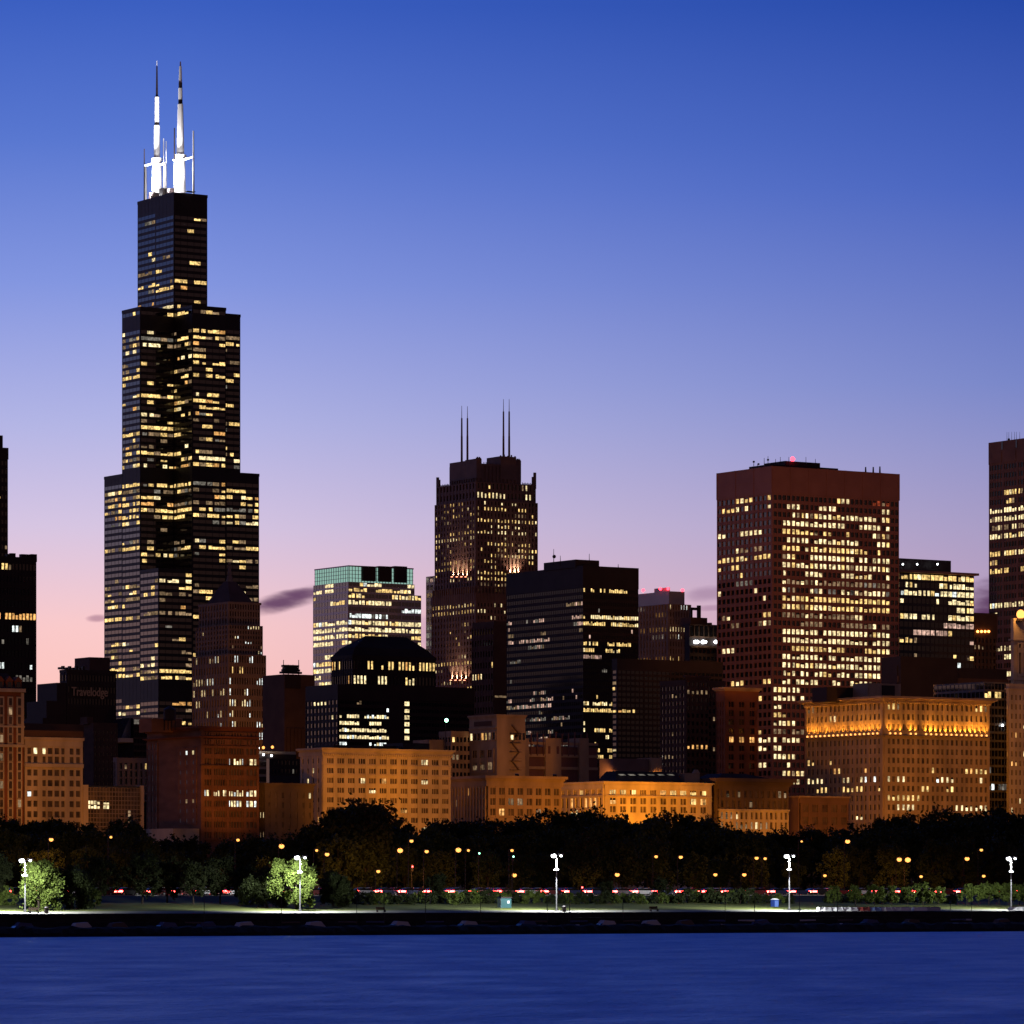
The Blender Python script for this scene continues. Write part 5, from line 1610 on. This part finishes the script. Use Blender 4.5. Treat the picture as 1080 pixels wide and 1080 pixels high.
for px, y, r in ((434, 887, .4), (399, 919, .4), (494, 897, .3), (540, 897, .34), (692, 903.5, .36), (754.5, 922.5, .42), (798, 905, .42), (807, 905.6, .34),
                 (870, 923.5, .36), (845.5, 887.5, .24), (971.5, 924.5, .36), (1035, 896.5, .36), (1037.5, 924, .38), (117, 883, .28), (251, 886, .34), (334, 897, .3)):
    street_lamp(px, y, 109, r, 0, SODIUMDIM, 'small far amber lamp showing through gaps in the park trees', 'small far lamps in the park')
def tall_signal(px, y, Y, m, label):
    q = Vector((ray(px) * Y, Y, 5.8))
    z = zat(y, q) - 5.8
    o = empty('traffic_signal', q, A, label=label, cat='traffic signal')
    mb = MB()
    mb.tube((0, .3, 0), (0, .3, z + .5), .09, .07, 6)
    mb.build('pole', BLACKMETAL, o)
    mb = MB()
    mb.box(-.22, .22, .05, .3, z - 1.0, z + .4)
    mb.build('signal_box', BLACKMETAL, o)
    mb = MB()
    mb.ball((0, -.02, z), .17, 1, 8)
    mb.build('lens', m, o)
REDLENS = emit('red_lens', (1, .06, .05), 14)
GREENLENS = emit('green_lens', (.3, 1, .6), 8)
tall_signal(435, 914, 905, REDLENS, 'traffic signal showing red below the brightest amber lamps')
tall_signal(614, 936, 862, REDLENS, 'traffic signal showing red just above the road')
tall_signal(505.5, 900, 900, GREENLENS, 'traffic signal showing pale green beneath the theatre building')
tall_signal(541.5, 903.5, 898, GREENLENS, 'traffic signal showing pale green near two small amber lamps')

# added unseen flood masts that brighten the avenue front and the towers behind
FM = 'added unseen sodium flood masts'
def flood(px, d, ztop, tpx, ty, e, spot=46, Yt=None):
    p = at(px, d, 6.0) if d < 1e3 else Vector((ray(px) * d, d, 6.0))
    o = empty('added_flood_mast', p, 0, label='added sodium flood mast, out of sight, put in to brighten the walls', cat='flood mast', group=FM)
    mb = MB()
    mb.tube((0, 0, 0), (0, 0, ztop), .2, .12, 8)
    mb.build('pole', BLACKMETAL, o)
    mb = MB()
    mb.hull([(-.5, -.25, ztop), (.5, -.25, ztop), (.5, .35, ztop), (-.5, .35, ztop)], [(-.6, -.3, ztop + .6), (.6, -.3, ztop + .6), (.6, .3, ztop + .8), (-.6, .3, ztop + .8)])
    mb.build('lamp_head', BLACKMETAL, o)
    Yt = Yt or front(tpx)
    tgt = Vector((ray(tpx) * Yt, Yt, (HZ - ty) * Yt / F + CH)) - p
    light('SPOT', (0, .5, ztop + .4), e, (1.0, .325, .012), o, tgt, 2.0, spot, .8)
K = 1000.0
for a in ((15, 455, 9, -5, 815, 34 * K, 50), (62, 455, 9, 56, 825, 34 * K, 40), (130, 470, 8, 130, 855, 18 * K, 44), (262, 460, 9, 243, 825, 63 * K, 34), (305, 470, 8, 300, 855, 4 * K, 30),
          (450, 450, 9, 372, 835, 93 * K, 40), (505, 450, 9, 440, 835, 99 * K, 36), (318, 440, 9, 326, 830, 45 * K, 26), (610, 452, 6, 555, 856, 108 * K, 38),
          (600, 455, 7, 613, 850, 96 * K, 30), (672, 460, 7, 665, 854, 195 * K, 38), (690, 460, 7, 706, 854, 202 * K, 36), (775, 478, 4, 780, 884, 30 * K, 40), (812, 478, 4, 812, 884, 28 * K, 40), (868, 470, 7, 866, 866, 4 * K, 40),
          (885, 445, 10, 882, 835, 75 * K, 50), (925, 440, 10, 925, 835, 39 * K, 46), (985, 440, 10, 960, 835, 39 * K, 50), (1015, 440, 10, 990, 835, 39 * K, 50), (1045, 440, 10, 1025, 835, 39 * K, 46), (1085, 460, 9, 1080, 800, 38 * K, 44),
          (262, 2225, 30, 250, 690, 60 * K, 90, 2320), (236, 2255, 30, 225, 700, 40 * K, 90, 2310), (515, 2310, 40, 520, 620, 60 * K, 90, 2420), (470, 2400, 40, 482, 640, 40 * K, 90, 2430), (700, 1985, 40, 700, 680, 18 * K, 100, 2060), (715, 2010, 40, 716, 680, 14 * K, 100, 2060), (1058, 2040, 40, 1070, 600, 90 * K, 90, 2140), (318, 1900, 20, 310, 760, 40 * K, 100, 1960), (105, 1600, 20, 95, 740, 6 * K, 100, 1650)):
    flood(*a)

# ================================================================== traffic on the shore road
TAIL = emit('tail_light', (1.0, .035, .03), 45, 0, True)
HEAD = emit('head_light', (1.0, .72, .36), 14)
TYRE = mat('tyre', (.012, .012, .012), .9, 0, 0)
RIM = mat('wheel_rim', (.35, .35, .35), .35, .8, 0)
def car_proto(paint):
    o = empty('passenger_car', (0, 0, 0))
    prof = [(-2.2, .42), (-2.25, .78), (-2.05, .98), (-1.35, 1.02), (1.0, .98), (1.95, .86), (2.2, .66), (2.22, .42), (1.8, .28), (-1.9, .28)]
    mb = MB()
    def slab(pr, w, mi=0, inset=.08):
        n, b0 = len(pr), len(mb.v)
        c = Vector((sum(q[0] for q in pr) / n, 0, sum(q[1] for q in pr) / n))
        for yy, k in ((-w, .97), (-w + inset, 1.0), (w - inset, 1.0), (w, .97)):
            mb.v += [(c.x + (q[0] - c.x) * k, yy, c.z + (q[1] - c.z) * k) for q in pr]
        for j in range(3):
            for i in range(n):
                q = (i + 1) % n
                mb.f.append((b0 + j * n + i, b0 + j * n + q, b0 + (j + 1) * n + q, b0 + (j + 1) * n + i))
                mb.m.append(mi)
        mb.f += [tuple(b0 + i for i in reversed(range(n))), tuple(b0 + 3 * n + i for i in range(n))]
        mb.m += [mi, mi]
    slab(prof, .88)
    slab([(-1.55, 1.40), (-.3, 1.47), (.2, 1.44), (.1, 1.38), (-1.4, 1.36)], .66)
    mb.build('body', paint, o)
    mb = MB()
    slab([(-1.95, .99), (-1.5, 1.38), (-.3, 1.44), (.25, 1.40), (1.05, .97)], .70)
    mb.build('cabin_glass', GLASS, o)
    for x in (-1.38, 1.36):
        for y in (-.80, .80):
            w = MB()
            w.tube((x, y - .11, .32), (x, y + .11, .32), .32, .32, 14)
            wo_ = w.build('wheel', TYRE, o)
            r = MB()
            r.tube((x, y - .125, .32), (x, y + .125, .32), .19, .19, 10)
            r.build('rim', RIM, wo_)
    for y in (-.66, .66):
        l = MB()
        l.box(-2.29, -1.62, *sorted((y * .45, y * 1.385)), .62, .94)
        l.build('tail_light', TAIL, o)
        l = MB()
        l.box(2.0, 2.24, y - .2, y + .2, .58, .74)
        l.build('headlight', HEAD, o)
    return o
PAINTS = [('silver', (.42, .42, .43)), ('black', (.015, .015, .017)), ('white', (.72, .72, .70)), ('dark red', (.16, .015, .015)), ('dark blue', (.02, .03, .10))]
rc = random.Random(21)
cars = {n: [car_proto(mat('paint_' + n.replace(' ', '_'), c, .3, .3, .06, spec=.6)), False] for n, c in PAINTS}
def put_car(n, p, rz, label, group):
    o = copy_tree(cars[n][0]) if cars[n][1] else cars[n][0]
    cars[n][1] = True
    o.location = p
    o.rotation_euler = (0, 0, rz)
    tag(o, label, 'car', group)
sa = at(-12, 72)
def s_of(px, d):
    p = at(px, d)
    return (p - Vector((0, Y0, 0))).dot(UR)
for d in (73, 77, 81):
    s = s_of(-15, d) + rc.uniform(0, 6)
    e = s_of(1095, d)
    while s < e:
        n = rc.choice([q for q, _ in PAINTS])
        put_car(n, grid_pt(s, d + rc.uniform(-.3, .3), 6.56), A, f'{n} car with red tail lights driving away in dense traffic on the shore road', f'{n} cars with red tail lights on the shore road')
        s += rc.uniform(5.0, 5.9) if d == 73 else rc.uniform(6.5, 12)
for d in (90, 94):
    s = s_of(-15, d) + rc.uniform(0, 20)
    while s < s_of(1095, d):
        n = rc.choice([q for q, _ in PAINTS])
        put_car(n, grid_pt(s, d, 6.56), A + math.pi, f'{n} car with headlights on coming the other way on the shore road', f'{n} oncoming cars on the shore road')
        s += rc.uniform(14, 34)

# ================================================================== harbour edge
rb = random.Random(9)
def breakwater():
    mb = MB()
    prof = [(-10.0, -.6), (-9.2, .55), (-8.0, 1.35), (-6.9, 1.62), (-5.9, 1.3), (-5.3, .3), (-5.0, -.6)]
    ns, st = 900, 1.1
    grid = []
    for i in range(ns + 1):
        s = -ns * st / 2 + 120 + i * st
        grid.append([grid_pt(s + rb.uniform(-.3, .3), d + rb.uniform(-.25, .25), z + rb.uniform(-.2, .16) * (k not in (0, 6))) for k, (d, z) in enumerate(prof)])
    for i in range(ns):
        for k in range(6):
            mb.face([grid[i][k], grid[i + 1][k], grid[i + 1][k + 1], grid[i][k + 1]])
    return mb
tag(breakwater().build('breakwater', mat('wet_rock', (.012, .011, .013), .85, 0, .5, .5)), 'low dark rubble breakwater between the lake and the moored boats', 'breakwater')
HULLS = [('white', mat('hull_white', (.62, .62, .64), .5, 0, .1)), ('grey', mat('hull_grey', (.28, .28, .30), .5, 0, .1)), ('navy', mat('hull_navy', (.03, .035, .08), .5, 0, .1))]
CANVAS = [('blue', mat('canvas_blue', (.07, .08, .16), .8, 0, .15)), ('grey', mat('canvas_grey', (.42, .40, .42), .8, 0, .15)), ('brown', mat('canvas_brown', (.10, .07, .06), .8, 0, .15))]
def hull(mb, L, w, h, z0):
    st = [(-.5, .72), (-.3, .95), (0, 1.0), (.25, .82), (.42, .42), (.5, .04)]
    for (a, wa), (c, wc) in zip(st, st[1:]):
        lo = [(a * L, -wa * w * .35, z0), (c * L * .97, -wc * w * .35, z0), (c * L * .97, wc * w * .35, z0), (a * L, wa * w * .35, z0)]
        hi = [(a * L, -wa * w / 2, z0 + h), (c * L, -wc * w / 2, z0 + h + .15 * max(0, c)), (c * L, wc * w / 2, z0 + h + .15 * max(0, c)), (a * L, wa * w / 2, z0 + h)]
        mb.hull(lo, hi)
boat_cache = {}
def motor_boat(hn, hm, cn, cm, k):
    o = empty('motor_boat', (0, 0, 0))
    mb = MB()
    hull(mb, 7.0, 2.5, 1.25, -.25)
    mb.build('hull', hm, o)
    mb = MB()
    mb.hull([(-2.6, -1.0, 1.0), (1.2, -1.05, 1.0), (1.2, 1.05, 1.0), (-2.6, 1.0, 1.0)], [(-1.9, -.7, 2.15), (.1, -.7, 2.3), (.1, .7, 2.3), (-1.9, .7, 2.15)])
    mb.build('canvas_cover', cm, o)
    mb = MB()
    mb.hull([(1.15, -.95, 1.02), (1.7, -.8, 1.02), (1.7, .8, 1.02), (1.15, .95, 1.02)], [(.6, -.75, 1.75), (.75, -.7, 1.75), (.75, .7, 1.75), (.6, .75, 1.75)])
    mb.build('windscreen', GLASS, o)
    return o
def sail_boat(hn, hm, cn, cm, k, mh):
    o = empty('sailing_boat', (0, 0, 0))
    mb = MB()
    hull(mb, 7.6, 2.3, 1.2, -.25)
    mb.build('hull', hm, o)
    mb = MB()
    mb.hull([(-1.2, -.8, .95), (1.8, -.6, .95), (1.8, .6, .95), (-1.2, .8, .95)], [(-1.0, -.6, 1.55), (1.3, -.45, 1.45), (1.3, .45, 1.45), (-1.0, .6, 1.55)])
    mb.build('cabin', hm, o)
    mb = MB()
    mb.tube((.6, 0, 1.0), (.6, 0, mh), .075, .05, 6)
    mo_ = mb.build('mast', BLACKMETAL, o)
    mb = MB()
    mb.tube((.55, 0, 2.1), (-3.0, 0, 2.15), .17, .12, 7)
    mb.build('boom_cover', cm, mo_)
    return o
slots = [(20, 0), (90, 0), (128, 0), (172, 0), (212, 1), (222, 0), (262, 0), (300, 1), (336, 0), (373, 1), (402, 1), (418, 0), (452, 1), (490, 0), (510, 1), (552, 0), (574, 1), (604, 1), (636, 0), (660, 1), (690, 0), (726, 0), (762, 1), (793, 1), (806, 0), (846, 1), (886, 1), (914, 0), (958, 0), (1005, 1), (1022, 1), (1060, 0)]
for k, (px, sail) in enumerate(slots):
    hn, hm = HULLS[(k * 2 + k // 3) % 3]
    cn, cm = CANVAS[(k + k // 4) % 3]
    key = (sail, hn, cn)
    if key in boat_cache:
        o = copy_tree(boat_cache[key])
    else:
        o = (sail_boat(hn, hm, cn, cm, k, 7.3) if sail else motor_boat(hn, hm, cn, cm, k))
        boat_cache[key] = o
    o.location = at(px, -2.9 + rb.uniform(-.2, .2), 0.0)
    o.rotation_euler = (0, 0, A + rb.uniform(-.04, .04) + (math.pi if rb.random() < .4 else 0))
    if sail:
        tag(o, f'small sailing boat with a {hn} hull and {cn} boom cover moored along the dark seawall', 'boat', f'sailing boats with {hn} hull and {cn} cover')
    else:
        tag(o, f'motor boat with a {hn} hull under a {cn} canvas cover moored along the dark seawall', 'boat', f'motor boats with {hn} hull and {cn} cover')
# dinghies turned over on the wall to the right
def dinghy(px, c, n, lbl):
    o = empty('dinghy', at(px, 9.6, 3.67), A, label=lbl, cat='boat')
    mb = MB()
    st = [(-.5, .8), (-.2, 1.0), (.15, .95), (.38, .6), (.5, .08)]
    for (a, wa), (e, we) in zip(st, st[1:]):
        mb.hull([(a * 4.2, -wa * .75, .06), (e * 4.2, -we * .75, .06), (e * 4.2, we * .75, .06), (a * 4.2, wa * .75, .06)], [(a * 4.0, -wa * .45, .72), (e * 3.9, -we * .4, .70), (e * 3.9, we * .4, .70), (a * 4.0, wa * .45, .72)])
    mb.build('hull', mat('dinghy_' + n, c, .5, 0, .08), o)
    mb = MB()
    mb.box(-2.0, 1.5, -.05, .05, .725, .80)
    mb.build('keel', BLACKMETAL, o)
for px, n, c, lbl in ((872, 'white', (.78, .78, .76), 'white upturned dinghy on the wall, first of the row right of the fourth lamp'), (884, 'white', (.78, .78, .76), 'white upturned dinghy second in the row on the wall'),
                      (899, 'white', (.78, .78, .76), 'white upturned dinghy left of the red one on the wall'), (912, 'red', (.45, .10, .08), 'red upturned dinghy on the wall between white and blue ones'),
                      (924, 'blue', (.25, .36, .62), 'pale blue upturned dinghy on the wall'), (936, 'white', (.78, .78, .76), 'white upturned dinghy right of the blue one on the wall'),
                      (952, 'white', (.78, .78, .76), 'white upturned dinghy alone between gaps on the wall'), (972, 'white', (.78, .78, .76), 'white upturned dinghy below the fourth small round tree'), (983, 'grey', (.4, .4, .42), 'grey upturned dinghy last in the row on the wall'), (1074, 'white', (.78, .78, .76), 'white upturned dinghy at the foot of the last lamp')):
    dinghy(px, c, n, lbl)
# ticket kiosk, toilet cabin, bins, benches
p = at(534, 27, 4.12)
o = empty('kiosk', p, A - R(8), label='small blue-green kiosk with one pale side on the lawn', cat='kiosk')
KG = mat('kiosk_green', (.03, .085, .09), .6, 0, .1)
mb = MB(); mb.box(-1.0, 1.0, 0, 1.6, 0, 2.0); mb.build('body', KG, o)
mb = MB(); mb.box(-1.04, -1.003, .05, 1.55, .05, 1.95); mb.build('side_panel', mat('kiosk_panel', (.24, .34, .36), .5, 0, .05), o)
mb = MB(); mb.hull([(-1.15, -.15, 2.003), (1.15, -.15, 2.003), (1.15, 1.75, 2.003), (-1.15, 1.75, 2.003)], [(-1.05, -.05, 2.2), (1.05, -.05, 2.2), (1.05, 1.65, 2.2), (-1.05, 1.65, 2.2)]); mb.build('roof', BLACKMETAL, o)
mb = MB(); mb.box(.15, .6, -.03, .01, 1.05, 1.5); mb.build('notice', WHITEMETAL, o)
p = at(819, 30, 4.2)
o = empty('toilet_cabin', p, A, label='little bright blue toilet cabin with a pale roof on the lawn', cat='cabin')
mb = MB(); mb.box(-.55, .55, 0, 1.1, 0, 1.55); mb.build('body', mat('cabin_blue', (.03, .07, .30), .5, 0, .05), o)
mb = MB(); mb.hull([(-.6, -.05, 1.553), (.6, -.05, 1.553), (.6, 1.15, 1.553), (-.6, 1.15, 1.553)], [(-.3, .3, 1.85), (.3, .3, 1.85), (.3, .8, 1.85), (-.3, .8, 1.85)]); mb.build('roof', WHITEMETAL, o)
mb = MB(); mb.box(-.4, .4, -.03, .02, .05, 1.4); mb.build('door', mat('cabin_door', (.12, .20, .50), .5, 0, .05), o)
def bin_(px, lbl):
    o = empty('litter_bin', at(px, 10.5, 3.67), A, label=lbl, cat='bin')
    mb = MB(); mb.tube((0, 0, 0), (0, 0, .95), .33, .40, 12); mb.build('body', BLACKMETAL, o)
    mb = MB(); mb.tube((0, 0, .953), (0, 0, 1.1), .42, .25, 12); mb.build('lid', BLACKMETAL, o)
bin_(595, 'black litter bin on the lit lawn right of the third lamp')
bin_(49, 'black litter bin at the foot of the first bright weeping tree')
def bench(px, lbl):
    o = empty('park_bench', at(px, 11, 3.68), A, label=lbl, cat='bench')
    WD = mat('bench_wood', (.06, .04, .025), .8)
    mb = MB(); mb.box(-.9, .9, -.25, .2, .42, .48); mb.build('seat', WD, o)
    mb = MB(); mb.hull([(-.9, .2, .5), (.9, .2, .5), (.9, .25, .5), (-.9, .25, .5)], [(-.9, .32, .95), (.9, .32, .95), (.9, .37, .95), (-.9, .37, .95)]); mb.build('backrest', WD, o)
    for x in (-.75, .75):
        mb = MB(); mb.box(x - .04, x + .04, -.22, .3, -.02, .419); mb.build('leg', BLACKMETAL, o)
bench(36, 'park bench in front of the first bright weeping tree')
bench(402, 'park bench on the dim lawn below the brightest amber lamp')
bench(690, 'park bench on the lawn right of the third white lamp')
